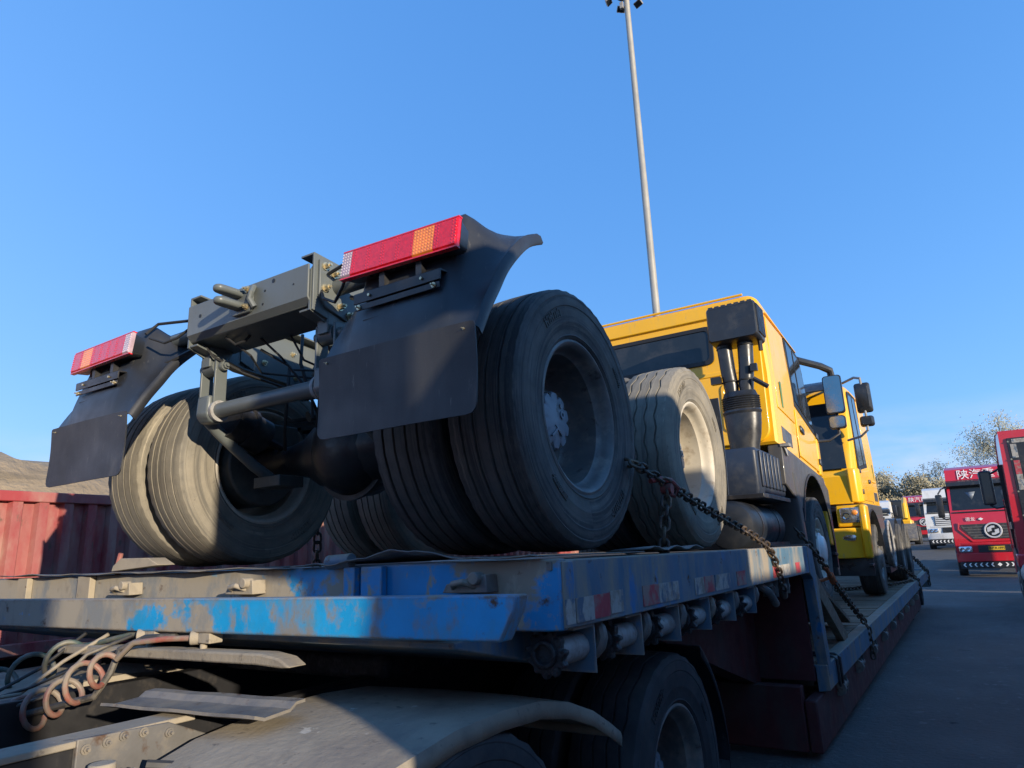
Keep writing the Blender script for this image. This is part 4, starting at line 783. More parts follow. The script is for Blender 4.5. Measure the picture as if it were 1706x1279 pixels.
# splice plate with bolts on the right rail
b = B(); b.prism([(.93, -.385), (1.16, -.393), (1.29, -.452), (1.20, -.50), (.93, -.50)], 0, -1.859, -1.842); sp = b.build('splice_plate', 'steel_worn', HT, bevel=.003)
for y, z in ((.95, -.41), (1.0, -.405), (1.04, -.40), (1.09, -.402), (1.16, -.418), (.95, -.47)):
    b = B(); bolt(b, (-1.842, y, z), (1, 0, 0), .008, .010); b.build('bolt', 'steel_worn', sp)
B().box(-1.95, -1.848, -1.5, 1.24, -.404, -.388).build('rail_cap', 'dusty_steel', HT, bevel=.003)
rows = [[(-2.16 + .60 * i / 14, 1.275 + .065 * i / 14 + dy, -.366 + dz + .001 * math.sin(i * 1.1)) for i in range(15)] for dy, dz in ((.03, .012), (0, .010), (-.02, -.004), (-.10, -.010), (-.13, .0))]
B().thick(rows, -.008).build('walkway_plate', 'steel_worn', HT, angle=30)
b = B(); b.box(-2.85, -1.80, 1.95, 2.75, -.42, -.335); b.build('fifth_wheel', 'grease', HT, bevel=.02)
b = B(); b.prism([(-2.97, -.262), (-1.78, -.252), (-1.70, -.262), (-1.655, -.285), (-1.70, -.288), (-1.80, -.284), (-2.97, -.296)], 1, 1.39, 1.46); b.build('guide_bar', 'dusty_steel', HT, bevel=.006)
B().box(-2.9, -2.8, 1.47, 1.9, -.34, -.298).build('guide_bracket', 'oily_black', HT)
def arcfender(name, xc, w2, prof, mt):
    rows = []
    for dx, dz in ((-w2, -.02), (-w2 + .004, 0), (-w2 * .4, .006), (w2 * .4, .006), (w2 - .004, 0), (w2, -.012), (w2 - .002, -.045)): rows.append([(xc + dx, y, z + dz) for y, z in prof])
    return B().loft(rows, False, False).build(name, mt, HT, solid=.006, angle=50)
prof1 = [(1.57 + d, z) for d, z in ((-1.05, -.95), (-.95, -.75), (-.80, -.60), (-.60, -.50), (-.38, -.435), (-.15, -.405), (.05, -.400), (.25, -.412), (.42, -.445), (.58, -.50), (.70, -.56), (.78, -.605))]
fr = arcfender('mudguard', -1.43, .34, prof1, 'dusty_steel'); fl_ = arcfender('mudguard', -3.22, .34, prof1, 'dusty_steel')
B().cyl((-1.13, 2.335, -.602), (-1.72, 2.335, -.602), .017, n=12, caps=False).build('rolled_edge', 'dusty_steel', fr)
prof2 = [(2.95 + .63 * math.cos(R(a)), -.95 + .61 * math.sin(R(a))) for a in range(-4, 62, 6)]
arcfender('mudguard', -1.43, .33, prof2, 'fender_black'); arcfender('mudguard', -3.22, .33, prof2, 'fender_black')
b = B(); b.tube([(-1.75, 1.05, -.46), (-1.70, 1.12, -.475), (-1.66, 1.2, -.455), (-1.58, 1.3, -.43)], .014, 8); b.tube([(-1.8, .98, -.52), (-1.72, 1.06, -.515), (-1.63, 1.17, -.47), (-1.55, 1.26, -.44)], .012, 8); b.build('mudguard_stay', 'hose_black', HT)
b = B(); b.box(-1.79, -1.72, .93, 1.02, -.53, -.46); b.cyl((-1.76, .95, -.46), (-1.76, .95, -.43), .03, n=12); b.tube([(-1.74, 1.0, -.47), (-1.68, 1.05, -.50), (-1.62, 1.04, -.52)], .022, 10); b.build('valve', 'dusty_steel', HT, bevel=.004)
B().box(-2.7, -1.95, .2, .75, -.52, -.44).build('catwalk', 'steel_worn', HT, bevel=.004)
B().box(-3.45, -2.80, .3, 1.1, -.47, -.40).build('catwalk', 'dusty_steel', HT, bevel=.004)
b = B(); b.box(-3.55, -1.10, -3.9, -2.0, -.85, 1.4); b.prism([(-3.9, 1.4), (-2.0, 1.4), (-2.0, 1.9), (-3.2, 1.9)], 0, -3.45, -1.2); b.build('cab', 'red_truck', HT, bevel=.08, seg=3)
for x, f in ((-1.27, 1), (-3.38, -1)): wheel(HT, (x, -2.9, -.922), f, 'dark', 'frontgrey', 'front')
# coiled air lines between tractor and trailer
def coil(name, mt, p0, p1, r, turns, label, lead=None, tail=None, rr=.009):
    p0, p1 = Vector(p0), Vector(p1); d = (p1 - p0).normalized(); a = d.cross(Vector((0, 0, 1))).normalized(); u = a.cross(d)
    pts = [Vector(p) for p in (lead or [])]
    N = int(turns * 18)
    for i in range(N + 1):
        t = i / N; q = 2 * math.pi * turns * t; s = .5 + .5 * min(1, 6 * t, 6 * (1 - t)); sag = -.05 * math.sin(math.pi * t)
        pts.append(p0.lerp(p1, t) + (a * math.cos(q) + u * math.sin(q)) * r * s * (1 + .12 * math.sin(i * .11)) + Vector((0, 0, sag)))
    pts += [Vector(p) for p in (tail or [])]
    o = B().tube(pts, rr, 10).build(name, mt); return tag(o, label, 'air hose', 'coiled air lines of the tractor')
coil('air_hose', 'hose_red', (-2.42, 1.30, -.285), (-2.98, 1.12, -.50), .052, 7.5, 'coiled air hose with a bare red end plugged in under the bumper rail', lead=[(-2.14, 1.44, -.222), (-2.25, 1.38, -.222), (-2.36, 1.34, -.232)])
coil('air_hose', 'hose_green', (-2.85, 1.40, -.27), (-3.6, 1.20, -.42), .05, 4.5, 'dusty green coiled air hose at the left edge of the picture', lead=[(-2.45, 1.46, -.21), (-2.58, 1.44, -.225), (-2.72, 1.42, -.25)])
o = B().tube([(-2.28, 1.44, -.222), (-2.40, 1.40, -.226), (-2.48, 1.36, -.262), (-2.47, 1.33, -.33), (-2.50, 1.30, -.40), (-2.8, 1.15, -.47), (-3.3, .9, -.46)], .012, 8).build('air_hose', 'hose_black'); tag(o, 'straight grey dusty hose hanging beside the red coiled one', 'air hose')
o = B().tube([(-2.50, 1.40, -.255), (-2.62, 1.34, -.30), (-2.8, 1.24, -.38), (-3.0, 1.1, -.44), (-3.3, .95, -.47)], .005, 6).build('cable', 'cord'); tag(o, 'thin black cable sloping down across the coiled hoses', 'cable')
rn = random.Random(21)
for k, lab in enumerate(('thin grey cable looping over the frame at the far left', 'dusty thin hose drooping beside the frame at lower left', 'thin dark cable hanging under the bumper rail at lower left')):
    x0 = -2.55 - .16 * k; o = B().tube([(x0, 1.44, -.225), (x0 - .10, 1.34, -.28 - .03 * k), (x0 - .12, 1.22, -.40), (x0 - .25, 1.10 - .05 * k, -.45 + .03 * k), (x0 - .5, 1.0, -.38 - .03 * k), (x0 - .9, .95, -.44)], .0065, 7).build('cable', ('hose_black', 'dusty_steel', 'cord')[k]); tag(o, lab, 'cable')
for i, (x, mt) in enumerate(((-2.13, 'dusty_steel'), (-2.44, 'dusty_steel'))):
    b = B(); b.cyl((x, 1.47, -.222), (x - .045, 1.42, -.222), .022, n=14); b.box(x - .01, x + .05, 1.425, 1.475, -.238, -.206); b.cyl((x, 1.44, -.24), (x, 1.44, -.262), .012, n=8); b.build('glad_hand', mt, lb, bevel=.003)

# ------------------------------------------------------------------ chains
def link_mesh(L=.052, w=.034, r=.0062):
    h = L / 2 - w / 2; c = []
    for a in range(0, 360, 30):
        q = R(a); c.append((w / 2 * math.cos(q) - 0, 0, (h if math.sin(q) >= -1e-6 else -h) + w / 2 * math.sin(q)))
    me = B().tube([(x, y, z) for x, y, z in c], r, 7, closed=True).mesh('chain_link'); me.materials.append(MATS['chain']); return me
LM = link_mesh()
def chain(pts, label, pitch=.040, name='chain', sc=1., sag=0.):
    pts = [Vector(p) for p in pts]; seg = [(pts[i + 1] - pts[i]).length for i in range(len(pts) - 1)]; tot = sum(seg); n = int(tot / (pitch * sc))
    root = thing(name, label, 'chain', pts[0], 'lashing chains')
    def at(d):
        for i, s_ in enumerate(seg):
            if d <= s_ or i == len(seg) - 1: return pts[i].lerp(pts[i + 1], min(1, d / s_))
            d -= s_
    for k in range(n + 1):
        a, b_ = at(max(0, k * tot / n - .02)), at(min(tot, k * tot / n + .02)); c = at(k * tot / n); t = (b_ - a).normalized()
        q = t.to_track_quat('Z', 'Y') @ Matrix.Rotation(R(45 + 90 * (k % 2) + random.uniform(-12, 12)), 3, 'Z').to_quaternion()
        l = place('chain_link', LM, root, loc=c - ORG[root.name]); l.rotation_mode = 'QUATERNION'; l.rotation_quaternion = q
        if sc != 1: l.scale = (sc, sc, sc)
    return root
c1 = chain([(-1.30, 2.60, .40), (-1.05, 2.58, .335), (-1.01, 2.80, .27), (-.99, 3.33, .165), (-.965, 3.93, .062), (-.938, 4.15, .0), (-.932, 4.25, -.06), (-.932, 4.36, -.16), (-.94, 4.45, -.25)], 'rusty chain slanting from between the dual tyres over the deck edge', sc=1.08)
b = B(); b.tube([(-1.04, 2.70, .275), (-1.02, 2.76, .285), (-1.0, 2.83, .28), (-.985, 2.87, .25), (-1.0, 2.86, .22), (-1.02, 2.82, .225)], [.011, .013, .014, .013, .011, .008], 10); b.cyl((-1.03, 2.80, .245), (-.985, 2.80, .245), .022, n=12); b.build('grab_hook', 'hook_red', c1)
chain([(-1.01, 2.80, .235), (-1.015, 2.76, .12), (-1.02, 2.735, .01)], 'short chain hanging straight down from the red hook to the deck', sc=1.15)
c2 = chain([(-1.10, 5.98, .10), (-1.02, 6.15, -.06), (-.99, 6.38, -.20)], 'dusty chain beside the white front hub of the first yellow truck', sc=1.3)
b = B(); b.tube([(-.99, 6.38, -.20), (-.985, 6.50, -.26), (-.985, 6.60, -.30)], .018, 10); b.tube([(-.985, 6.58, -.29), (-1.05, 6.50, -.31), (-1.16, 6.40, -.32)], .014, 8); b.cyl((-.985, 6.54, -.27), (-.985, 6.66, -.33), .030, n=10); b.build('load_binder', 'binder_orange', c2, bevel=.003)
chain([(-.985, 6.64, -.32), (-.98, 7.05, -.46), (-.965, 7.5, -.62), (-.93, 7.75, -.75), (-.90, 7.80, -.83), (-.90, 7.82, -1.08)], 'chain running from the orange binder down over the low deck edge', sc=1.4)
chain([ld(-3.3, 2.86, .30 + 0)if False else Vector((-3.24, 2.9, .30)), Vector((-3.24, 2.9, .10)), Vector((-3.242, 2.9, -.01))], 'chain hanging in the gap between the left and right rear wheels', sc=1.2)
chain([ld(-1.25, 13.2, -.45), ld(-1.08, 13.9, -.60), ld(-.98, 14.6, -.80), ld(-.945, 14.75, -.86), ld(-.945, 14.8, -1.05)], 'chain from the coiled hose tray down to the far deck edge', sc=1.7)
chain([ld(-1.2, 16.3, -.40), ld(-1.05, 16.8, -.60), ld(-.97, 17.3, -.80), ld(-.945, 17.5, -.87), ld(-.945, 17.55, -1.1)], 'chain at the far rear corner of the low deck', sc=1.9)
chain([ld(-1.9, 12.2, -.828), ld(-1.5, 12.7, -.828), ld(-1.2, 13.3, -.828), ld(-1.0, 14.2, -.828)], 'slack chain lying on the low deck beside the second truck', sc=1.7)

# ------------------------------------------------------------------ floodlight mast
mt_ = thing('light_mast', 'tall pale tapered floodlight mast rising behind the yellow cab', 'light mast', (-10.5, 30, -1.42))
b = B(); b.lathe([(-1.42, .225), (1, .215), (9.0, .190), (9.02, .184), (18, .172), (18.02, .166), (28.0, .152), (30.2, .148)], o=(-10.5, 30, 0), ax=2, n=16); b.build('mast', 'pole', mt_)
b = B(); b.lathe([(-1.40, .42), (-1.36, .42), (-1.36, .235)], o=(-10.5, 30, 0), ax=2, n=20); b.build('base_flange', 'pole', mt_)
b = B(); b.lathe([(29.5, .55), (29.58, .55), (29.58, .62), (29.5, .62)], o=(-10.5, 30, 0), ax=2, n=24, closed=True)
for k in range(6): a = R(60 * k + 10); b.tube([(-10.5, 30, 29.54), (-10.5 + .95 * math.cos(a), 30 + .95 * math.sin(a), 29.54)], .03, 6)
b.build('lamp_ring', 'black_metal', mt_)
for k in range(6):
    a = R(60 * k + 10); M = Matrix.Translation((-10.5 + 1.0 * math.cos(a), 30 + 1.0 * math.sin(a), 29.35)) @ Matrix.Rotation(a, 4, 'Z') @ Matrix.Rotation(R(35), 4, 'Y')
    b = B(M); b.loft([[(x * k_, y * k_, z) for x, y in rrect(.34, .46, .03, 3)] for z, k_ in ((-.10, 1), (.0, 1), (.14, .5))]); fl = b.build('floodlight', 'drum_pale', mt_)
    B(M).box(-.14, .14, -.20, .20, -.107, -.1005).build('floodlight_glass', 'glass_dark', fl)
B().box(-10.85, -10.66, 29.8, 29.95, 28.5, 28.9).build('control_box', 'drum_pale', mt_, bevel=.02)

# ------------------------------------------------------------------ lorries parked on the right
def lorry(name, label, org, faces_cam, paint, roof=3.55, slats=False, writing=None, plate=None, cab_len=2.2, chassis=4.2, detail=True, group=None, rear_tape=False, emblem=True, fk=1., fair=None):
    """local frame: front of the cab at y=0 looking towards -y, x across, z up from the ground"""
    t = thing(name, label, 'truck', org, group or 'lorries parked in the yard', 0 if faces_cam else math.pi); ORG[t.name] = Vector((0, 0, 0))
    fair = fair or .72
    Zk = lambda z: z if z <= 1.2 else 1.2 + (z - 1.2) * fk
    bs = roof - fair                       # top of windscreen
    def side(z): return 1.235 if z < 1.7 else 1.235 - .07 * (z - 1.7) / 1.9
    prof = [(.06, .52), (-.02, 1.0), (0, Zk(1.45)), (.05, Zk(1.82)), (.34, bs), (.40, bs + .12), (.55, roof - .12), (.85, roof), (cab_len, roof - .05), (cab_len, .95), (cab_len - .2, .80), (cab_len - .35, .52)]; fa = min(1.38, cab_len - .82)
    b = B(); b.loft([[(s * (side(z) - i), y, z) for y, z in prof] for s, i in ((-1, .03), (-1, 0), (1, 0), (1, .03))]); b.build('cab', paint, t, bevel=.075, seg=4)
    # glazing
    w = [(.075, Zk(1.88)), (.325, bs - .06)]
    b = B(); b.loft([[(-1.10, w[0][0] - d, w[0][1]), (1.10, w[0][0] - d, w[0][1]), (1.06, w[1][0] - d, w[1][1]), (-1.06, w[1][0] - d, w[1][1])] for d in (-.01, .012)]); ws = b.build('windscreen', 'glass_dark', t, bevel=.01)
    B().box(-1.12, 1.12, .05 - .03, .05 + .02, Zk(1.82), Zk(1.82) + .05).build('wiper_panel', 'black_plastic', t, bevel=.01)
    b = B(); b.prism([(.30, bs - .10), (.12, bs - .02), (.15, bs + .12), (.40, bs + .20)], 0, -1.17, 1.17); b.build('sun_visor', 'black_plastic', t, bevel=.01)
    for s in (-1, 1):
        x0, x1 = sorted((s * (side(2.3) - .012), s * (side(2.3) + .012)))
        B().prism([(.42, Zk(1.82) + .1), (1.30, Zk(1.82) + .1), (1.30, bs - .1), (.60, bs - .1)], 0, x0, x1).build('side_window', 'glass_dark', t, bevel=.005)
        B().prism([(1.36, .92), (1.372, .92), (1.372, bs), (1.36, bs)], 0, s * 1.15, s * 1.2385).build('door_seam', 'rubber_seal', t)
        B().box(*sorted((s * 1.16, s * 1.2395)), min(1.45, cab_len - .3), cab_len - .1, 1.55, 1.7).build('side_badge', 'black_plastic', t)
        arch = [(fa + .66 * math.cos(R(a)), .50 + .64 * math.sin(R(a))) for a in range(0, 181, 15)]
        B().prism(arch, 0, *sorted((s * 1.12, s * 1.2405))).build('wheel_arch', 'black_plastic', t)
        wheel(t, (s * 1.115, fa, .50), s, 'dark', 'frontgrey', 'front', local=True)
        mz0, mz1 = (1.78, 2.42) if fk == 1 else (2.15, 2.98)
        mr = B().loft([[(s * 1.47 + px, y, (mz0 + mz1) / 2 + pz) for px, pz in rrect((.27 if rear_tape else .22) * k, (mz1 - mz0) * k, .05, 3)] for y, k in ((.06, .8), (.10, 1), (.20, 1), (.23, .95))]).build('mirror', 'black_plastic', t)
        B().box(s * 1.47 - .085, s * 1.47 + .085, .229, .234, mz0 + .05, mz1 - .05).build('mirror_glass', 'glass_dark' if rear_tape else 'mirror_glass', mr)
        B().tube([(s * 1.18, .40, bs - .02), (s * 1.35, .22, bs - .10), (s * 1.47, .15, mz1 + .02)], .028, 8).build('mirror_arm', 'black_plastic', t)
        B().tube([(s * 1.20, .25, mz0 - .06), (s * 1.36, .18, mz0 - .08), (s * 1.47, .15, mz0)], .028, 8).build('mirror_arm', 'black_plastic', t)
        # headlamp
        hl = B().loft([[(s * .93 + px * 1.0, y, .98 + pz) for px, pz in rrect(.40 - k, .20 - k, .04, 3)] for y, k in ((-.02, 0), (-.055, .0), (-.065, .03))]).build('headlamp', 'lamp_chrome', t)
        for dx in (-.10, .08): B().lathe([(-.06, .07), (-.072, .065), (-.066, .03)], o=(s * .93 + dx, 0, .98), ax=1, n=16).build('reflector', 'chrome', hl)
    # bumper, grille, emblem
    B().loft([[(x, -.05 + .10 * max(0, abs(x) - 1.0) / .24, z) for x in (-1.24, -1.0, 1.0, 1.24)] + [(x, .3, z) for x in (1.24, -1.24)] for z in (.55, .60, .80, .84)]).build('bumper', paint, t, bevel=.012)
    B().loft([[(x, -.035 + .08 * max(0, abs(x) - 1.0) / .24, z) for x in (-1.24, -1.0, 1.0, 1.24)] + [(x, .3, z) for x in (1.24, -1.24)] for z in (1.12, 1.16, 1.20)]).build('bumper_top', paint, t, bevel=.008)
    B().box(-.55, .55, -.045, 0, .86, 1.11).build('plate_recess', 'black_plastic', t, bevel=.01)
    if slats:
        for k in range(5): B().prism([(-.025, 0), (-.06, .02), (-.06, .065), (-.02, .075)], 0, -.78 + .02 * k, .78 - .02 * k) if False else B().box(-.80, .80, -.055, .02, 1.24 + k * .095, 1.30 + k * .095).build('grille_slat', paint, t, bevel=.012)
        B().box(-.82, .82, -.03, .01, 1.22, 1.70).build('grille_back', 'grille_dark', t)
    else:
        B().prism([(-.95, Zk(1.58)), (.95, Zk(1.58)), (.95, Zk(1.50)), (.62, Zk(1.27)), (-.62, Zk(1.27)), (-.95, Zk(1.50))], 1, -.032, .02).build('grille', 'grille_dark', t, bevel=.006)
        if detail:
            for z in (1.30, 1.355, 1.41, 1.465, 1.52): B().box(-.64 - (z - 1.30) * 1.2, .64 + (z - 1.30) * 1.2, -.040, -.028, Zk(z) - .008, Zk(z) + .010).build('grille_bar', 'rim_grey', t)
            for s in (-1, 1): B().prism([(s * .98, Zk(1.60)), (s * 1.02, Zk(1.49)), (s * .64, Zk(1.235)), (s * 0, Zk(1.235)), (s * 0, Zk(1.215)), (s * .67, Zk(1.215)), (s * 1.06, Zk(1.48)), (s * 1.02, Zk(1.62))], 1, -.045, .0).build('grille_trim', paint, t, bevel=.004)
        if emblem:
            b = B(); b.lathe([(-.058, .215), (-.08, .230), (-.08, .262), (-.058, .275)], o=(0, 0, Zk(1.44)), ax=1, n=36, closed=True); em = b.build('emblem', 'silver', t)
            b = B(); b.prism([(-0.174, Zk(1.44) + 0.087), (-0.029, Zk(1.44) + 0.160), (0.058, Zk(1.44) + 0.160), (0.058, Zk(1.44) + 0.094), (-0.043, Zk(1.44) + 0.080), (-0.043, Zk(1.44) + -0.014), (-0.174, Zk(1.44) + -0.058)], 1, -.075, -.05); b.prism([(0.174, Zk(1.44) + -0.087), (0.029, Zk(1.44) + -0.160), (-0.058, Zk(1.44) + -0.160), (-0.058, Zk(1.44) + -0.094), (0.043, Zk(1.44) + -0.080), (0.043, Zk(1.44) + 0.014), (0.174, Zk(1.44) + 0.058)], 1, -.07, -.05); b.build('emblem_mark', 'silver', em)
            B().lathe([(-.05, .0005), (-.05, .22)], o=(0, 0, Zk(1.44)), ax=1, n=24).build('emblem_disc', 'black_plastic', em)
    B().box(-1.16, 1.16, -.03, .2, .30, .535).build('underrun', 'black_plastic', t, bevel=.01)
    if detail:                            # chevron strip
        for k in range(-6, 7):
            if k == 0: continue
            s = 1 if k > 0 else -1; x = k * .165
            b = B(); b.prism([(x, .50), (x + s * .05, .50), (x + s * .10, .435), (x + s * .05, .37), (x, .37), (x + s * .05, .435)], 1, -.034, -.0305); b.build('chevron', 'paint_white', t)
        b = B(); b.prism([(-.07, .435), (0, .50), (.07, .435), (0, .37)], 1, -.034, -.0305); b.build('chevron', 'paint_white', t)
    def put(body, size, loc, m_, name_, rx=90):
        me = text_mesh(body, size); me.materials.clear(); me.materials.append(MATS[m_]); o = place(name_, me, t, loc=loc, rot=(R(rx), 0, 0)); return o
    if writing: put(writing, .40, (0.02, .455, roof - .345), 'paint_white', 'lettering', 112 - 40)
    if plate:
        B().box(-.24, .24, -.056, -.046, .93, 1.06).build('number_plate', 'plate_yellow', t, bevel=.004); put(plate, .115, (0, -.0575, .995), 'ink_black', 'plate_characters')
        put('德龙', .15, (-.62, -.006, Zk(1.68)), 'paint_white', 'bonnet_lettering'); b = B(); b.prism([(-.38, Zk(1.68)), (-.30, Zk(1.68) + .05), (-.22, Zk(1.68)), (-.30, Zk(1.68) - .05)], 1, -.012, .02); b.build('bonnet_mark', 'paint_white', t)
        for pl_ in ([(-.62, .50), (-.30, .52), (-.44, .18)], [(.05, .5), (.30, .52), (.22, .22), (.05, .26)]):   # pale curtain corners showing in the windscreen
            def on(u, v): return (u, w[0][0] + (w[1][0] - w[0][0]) * v - .014, w[0][1] + (w[1][1] - w[0][1]) * v)
            b = B(); b.add([on(u, .25 + v) for u, v in pl_], [tuple(range(len(pl_)))]); b.build('curtain', 'curtain', t, solid=.003)
    if rear_tape:
        y = cab_len
        B().box(-1.02, 1.02, y, y + .035, 1.15, roof - .22).build('rear_panel', 'black_plastic', t, bevel=.03, seg=3)
        for k in range(9): B().box(-.98, .98, y + .035, y + .042, 1.35 + k * .2, 1.36 + k * .2).build('panel_bead', 'black_metal', t)
        for s in (-1, 1):
            for z0, z1, c in ((roof - .66, roof - .36, 'tape_white'), (roof - 1.02, roof - .72, 'tape_red'), (roof - 1.36, roof - 1.022, 'tape_white')): B().box(*sorted((s * .86, s * .97)), y + .0355, y + .0435, z0, z1).build('reflector_strip', c, t)
            B().box(*sorted((s * .56, s * .93)), y + .0355, y + .0435, roof - .335, roof - .25).build('reflector_strip', 'tape_white', t)
            for z in (roof - .30, roof - .69, roof - 1.39, roof - 1.9): b = B(); bolt(b, (s * 1.0, y + .036, z), (0, 1, 0), .012, .012); b.build('bolt', 'zinc', t)
            B().box(*sorted((s * 1.0, s * 1.28)), y - .3, y + .25, .75, 1.02).build('rear_mudguard', paint, t, bevel=.03); B().box(*sorted((s * 1.02, s * 1.26)), y - .1, y + .05, .32, .745).build('mud_flap', 'rubber_dark', t, bevel=.01)
    # chassis
    for s in (-1, 1): B().box(s * .43 - .04, s * .43 + .04, 1.0, cab_len + chassis, .70, .95).build('frame_rail', 'black_metal', t)
    for ya in (cab_len + chassis - 1.9, cab_len + chassis - .55):
        for s in (-1, 1): wheel(t, (s * 1.09, ya, .50), s, 'dark', 'grey', 'grey', local=True); wheel(t, (s * .76, ya, .50), -s, 'dark', 'grey', None, local=True)
        B().cyl((-1.0, ya, .5), (1.0, ya, .5), .07, n=10).build('axle_tube', 'oily_black', t)
    B().cyl((1.0, cab_len + .3, .62), (1.0, cab_len + 1.3, .62), .28, n=20).build('fuel_tank', 'drum_pale', t, bevel=.03)
    return t
lorry('red_truck', 'red tractor truck facing the camera with white lettering on its roof and yellow number plate', (1.02, 30.2, gz(30.2)), True, 'red_truck', 4.0, fk=1.72, writing='陕汽重卡', plate='鲁P·R1895')
lorry('red_truck', 'red cab cut off by the right edge, black rear wall with reflective strips', (2.22, 20.75, gz(19)), False, 'red_truck', 3.72, fk=1.5, rear_tape=True, detail=False)
lorry('white_truck', 'white truck with a slatted grille parked half behind the red one', (-.15, 41.5, gz(41.5)), True, 'white_truck', 3.15, slats=True, emblem=False)
lorry('red_truck', 'distant red truck with white roof lettering beyond the white truck', (-2.1, 60, gz(60)), True, 'red_truck', 3.45, writing='陕汽重卡', detail=False)
lorry('white_truck', 'small white cab showing above the tyres of the second yellow truck', (-4.5, 47, gz(47)), True, 'white_truck', 2.75, slats=True, detail=False, emblem=False)
# unseen lorry and trailers, outside the picture, placed and shaped to shade the trailer
lorry('red_truck', 'unseen red truck parked beside the photographer, outside the picture on the right', (2.9, .03, -1.42), True, 'red_truck', 3.06, fk=1.86, fair=.2, cab_len=1.5, detail=False)
st = thing('cargo_trailer', 'unseen low red cargo trailer parked outside the picture on the right', 'trailer', (2.9, 6.3, -1.42))
B().box(1.65, 4.15, 4.1, 8.3, -.4, 1.03).build('body', 'red_faded', st, bevel=.02)
for yy in (5.2, 6.5):
    for x, f in ((1.85, -1), (3.95, 1)): wheel(st, (x, yy, -.92), f, 'dark', 'grey', 'grey')
def shade_trailer(label, x0, x1, y0, y1, z0, z1, paint):  # plain wheeled box, added out of view to block the sun
    t = thing('cargo_trailer', label, 'trailer', ((x0 + x1) / 2, (y0 + y1) / 2, -1.42))
    B().box(x0, x1, y0, y1, z0, z1).build('body', paint, t, bevel=.03)
    for xx in (x0 + .55, x1 - .67): B().box(xx, xx + .12, y0 + .1, y1 - .1, z0 - .30, z0 - .002).build('frame_rail', 'black_metal', t)
    for yy in (y0 + .9, y0 + 2.2, y1 - 2.2, y1 - .9):
        for x, f in ((x0 + .17, -1), (x1 - .17, 1)): wheel(t, (x, yy, -.92), f, 'dark', 'grey', 'grey')
shade_trailer('unseen low grey box added for shade in the next row, outside the picture on the right', 5.6, 8.0, -1.1, 18.9, -.35, 1.3, 'steel_worn')  # added to keep sun off the parts below the deck
shade_trailer('second unseen grey box added for shade in the next row, farther off outside the picture', 5.6, 8.0, 20.5, 27, -.35, 1.3, 'steel_worn')  # added shade; the gap before it lets a sun streak reach the yard
shade_trailer('unseen small grey box trailer added for shade behind the photographer, outside the picture', 1.6, 3.6, -7, -1.55, -.35, 1.45, 'white_truck')  # added to shade the left end of the bumper rail and hoses
# ------------------------------------------------------------------ yellow loader behind, trees
tl = thing('loader', 'small yellow loader glimpsed between the far white and red trucks', 'loader', (-3.2, 52, gz(52)))
M = Matrix.Translation((-3.2, 52, gz(52)))
b = B(M); b.box(-.7, .7, .0, 3.0, .7, 1.6); b.build('body', 'yellow', tl, bevel=.08); b = B(M); b.box(-.6, .6, .8, 2.0, 1.6, 2.9); b.build('cab', 'glass_dark', tl, bevel=.08)
b = B(M); b.tube([(.5, .4, 1.5), (.5, -.4, 2.9), (.5, -1.4, 2.5), (.5, -1.8, 1.6)], .14, 8); b.tube([(-.5, .4, 1.5), (-.5, -.4, 2.9), (-.5, -1.4, 2.5), (-.5, -1.8, 1.6)], .14, 8); b.build('boom', 'yellow', tl)
b = B(M); b.prism([(-1.6, .3), (-2.3, .25), (-2.3, .4), (-1.9, .9), (-1.7, 1.3), (-1.55, 1.2)], 0, -1.0, 1.0); b.build('bucket', 'steel_worn', tl)
for x, f in ((.85, 1), (-.85, -1)):
    for yy in (.3, 2.4): w = wheel(tl, (-3.2 + x, 52 + yy, gz(52) + .6), f, 'dark', 'grey', 'grey'); w.scale = (1.3, 1.2, 1.2)
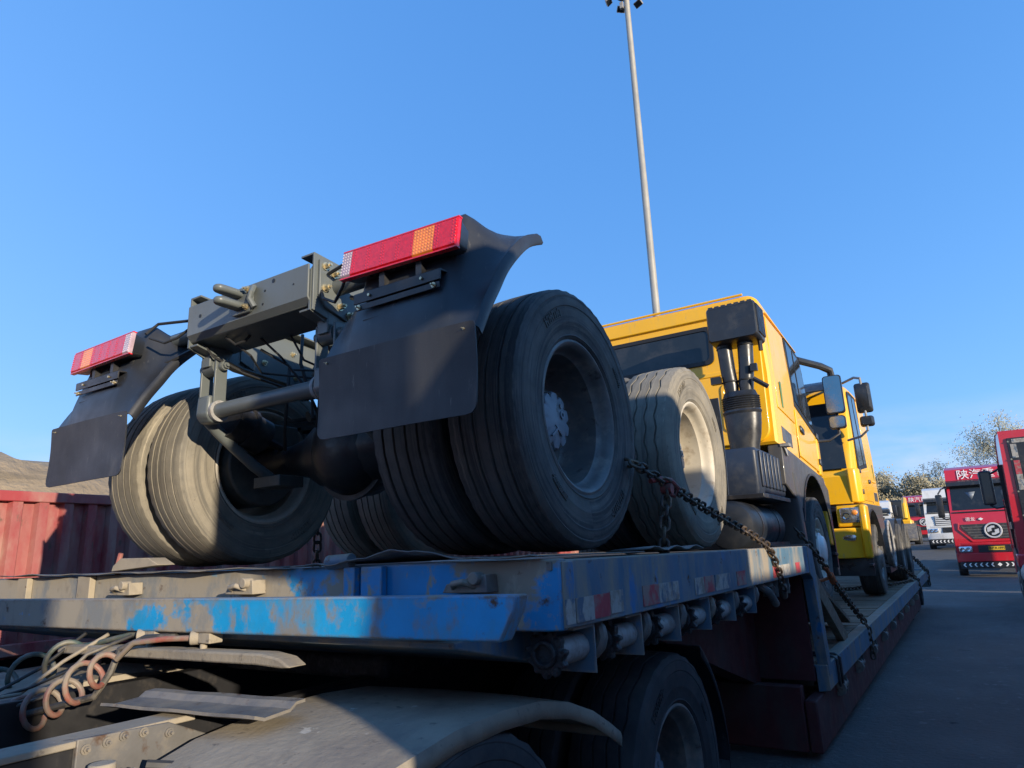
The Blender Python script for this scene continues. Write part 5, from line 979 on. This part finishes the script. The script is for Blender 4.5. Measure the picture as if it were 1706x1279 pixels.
def tree(x, y, h, rad, seed, label, leaf='leaf_pale', n=2600, bare=False, ls=.16):
    rnd = random.Random(seed); z0 = gz(y) - .1; t = thing('tree', label, 'tree', (x, y, z0), 'trees along the far edge of the yard')
    b = B(); tips = []
    def limb(p, d, L, r, lev):
        pts = [p]; q = p.copy(); dd = d.copy()
        for k in range(4):
            dd = (dd + Vector((rnd.uniform(-.18, .18), rnd.uniform(-.18, .18), .06))).normalized(); q = q + dd * (L / 4); pts.append(q.copy())
        b.tube(pts, [r * (1 - .17 * k) for k in range(5)], 6 if lev < 2 else 4, caps=False)
        if lev >= 3: tips.append(pts[-1]); tips.append(pts[-2]); return
        for k in range(4 if lev == 0 else 3):
            s = pts[2 + k % 3]; a = rnd.uniform(0, 6.28); e = rnd.uniform(.25, .85) if lev == 0 else rnd.uniform(.1, .9)
            nd = (dd * e + Vector((math.cos(a), math.sin(a), .25)) * (1 - e * .5)).normalized(); limb(s, nd, L * rnd.uniform(.50, .68), r * .5, lev + 1)
        limb(pts[-1], dd, L * .55, r * .45, lev + 1)
    limb(Vector((x, y, z0)), Vector((rnd.uniform(-.06, .06), rnd.uniform(-.06, .06), 1)), h * .46, h * .016 + .02, 0)
    b.build('trunk', 'bark', t)
    c = B(); rs = []
    zs = [p.z for p in tips]; 
    for k in range(n):
        p = rnd.choice(tips) + Vector((rnd.gauss(0, 1), rnd.gauss(0, 1), rnd.gauss(0, .8))) * rad * (.13 if not bare else .07)
        u = Vector((rnd.gauss(0, 1), rnd.gauss(0, 1), rnd.gauss(0, 1))).normalized(); v = u.orthogonal().normalized(); s = ls * rnd.uniform(.5, 1.3)
        c.v += [p + u * s, p + v * s * .6, p - u * s, p - v * s * .6]; i = len(c.v) - 4; c.f.append((i, i + 1, i + 2, i + 3))
    me = bpy.data.meshes.new('crown'); me.from_pydata([v - ORG[t.name] for v in c.v], [], c.f); me.materials.append(MATS[leaf]); place('crown', me, t)
    return t
tree(4.2, 86, 12.2, 4.2, 1, 'pale green leafy tree rising right above the red truck', 'leaf_grey', 10000, ls=.085)
tree(9.2, 88, 12.0, 4.4, 2, 'pale tree between the red truck roof and the right edge', 'leaf_grey', 10000, ls=.085)
tree(.2, 92, 9.6, 3.6, 3, 'sparse upright bare tree left of the leafy one', 'leaf_grey', 900, True, ls=.10)
tree(-1.8, 94, 8.4, 3.2, 8, 'second sparse bare tree beside the white truck', 'leaf_pale', 900, True, ls=.10)
for k, (x, y, h) in enumerate(((-3.0, 66, 5.4), (-5.0, 68, 6.2), (-7.2, 66, 6.2), (-.4, 70, 5.0), (1.8, 74, 5.3))):
    tree(x, y, h, 3.4, 20 + k, ('low pale shrubby tree above the distant red truck', 'bushy pale tree above the small white cab', 'bushy pale tree right beside the second yellow cab', 'low rounded pale tree behind the white truck', 'low pale tree behind the red truck roof')[k], 'leaf_pale', 15000, ls=.09)
tree(14, 90, 11.5, 4.4, 40, 'pale tree at the right edge behind the red cab', 'leaf_grey', 3000, ls=.14)
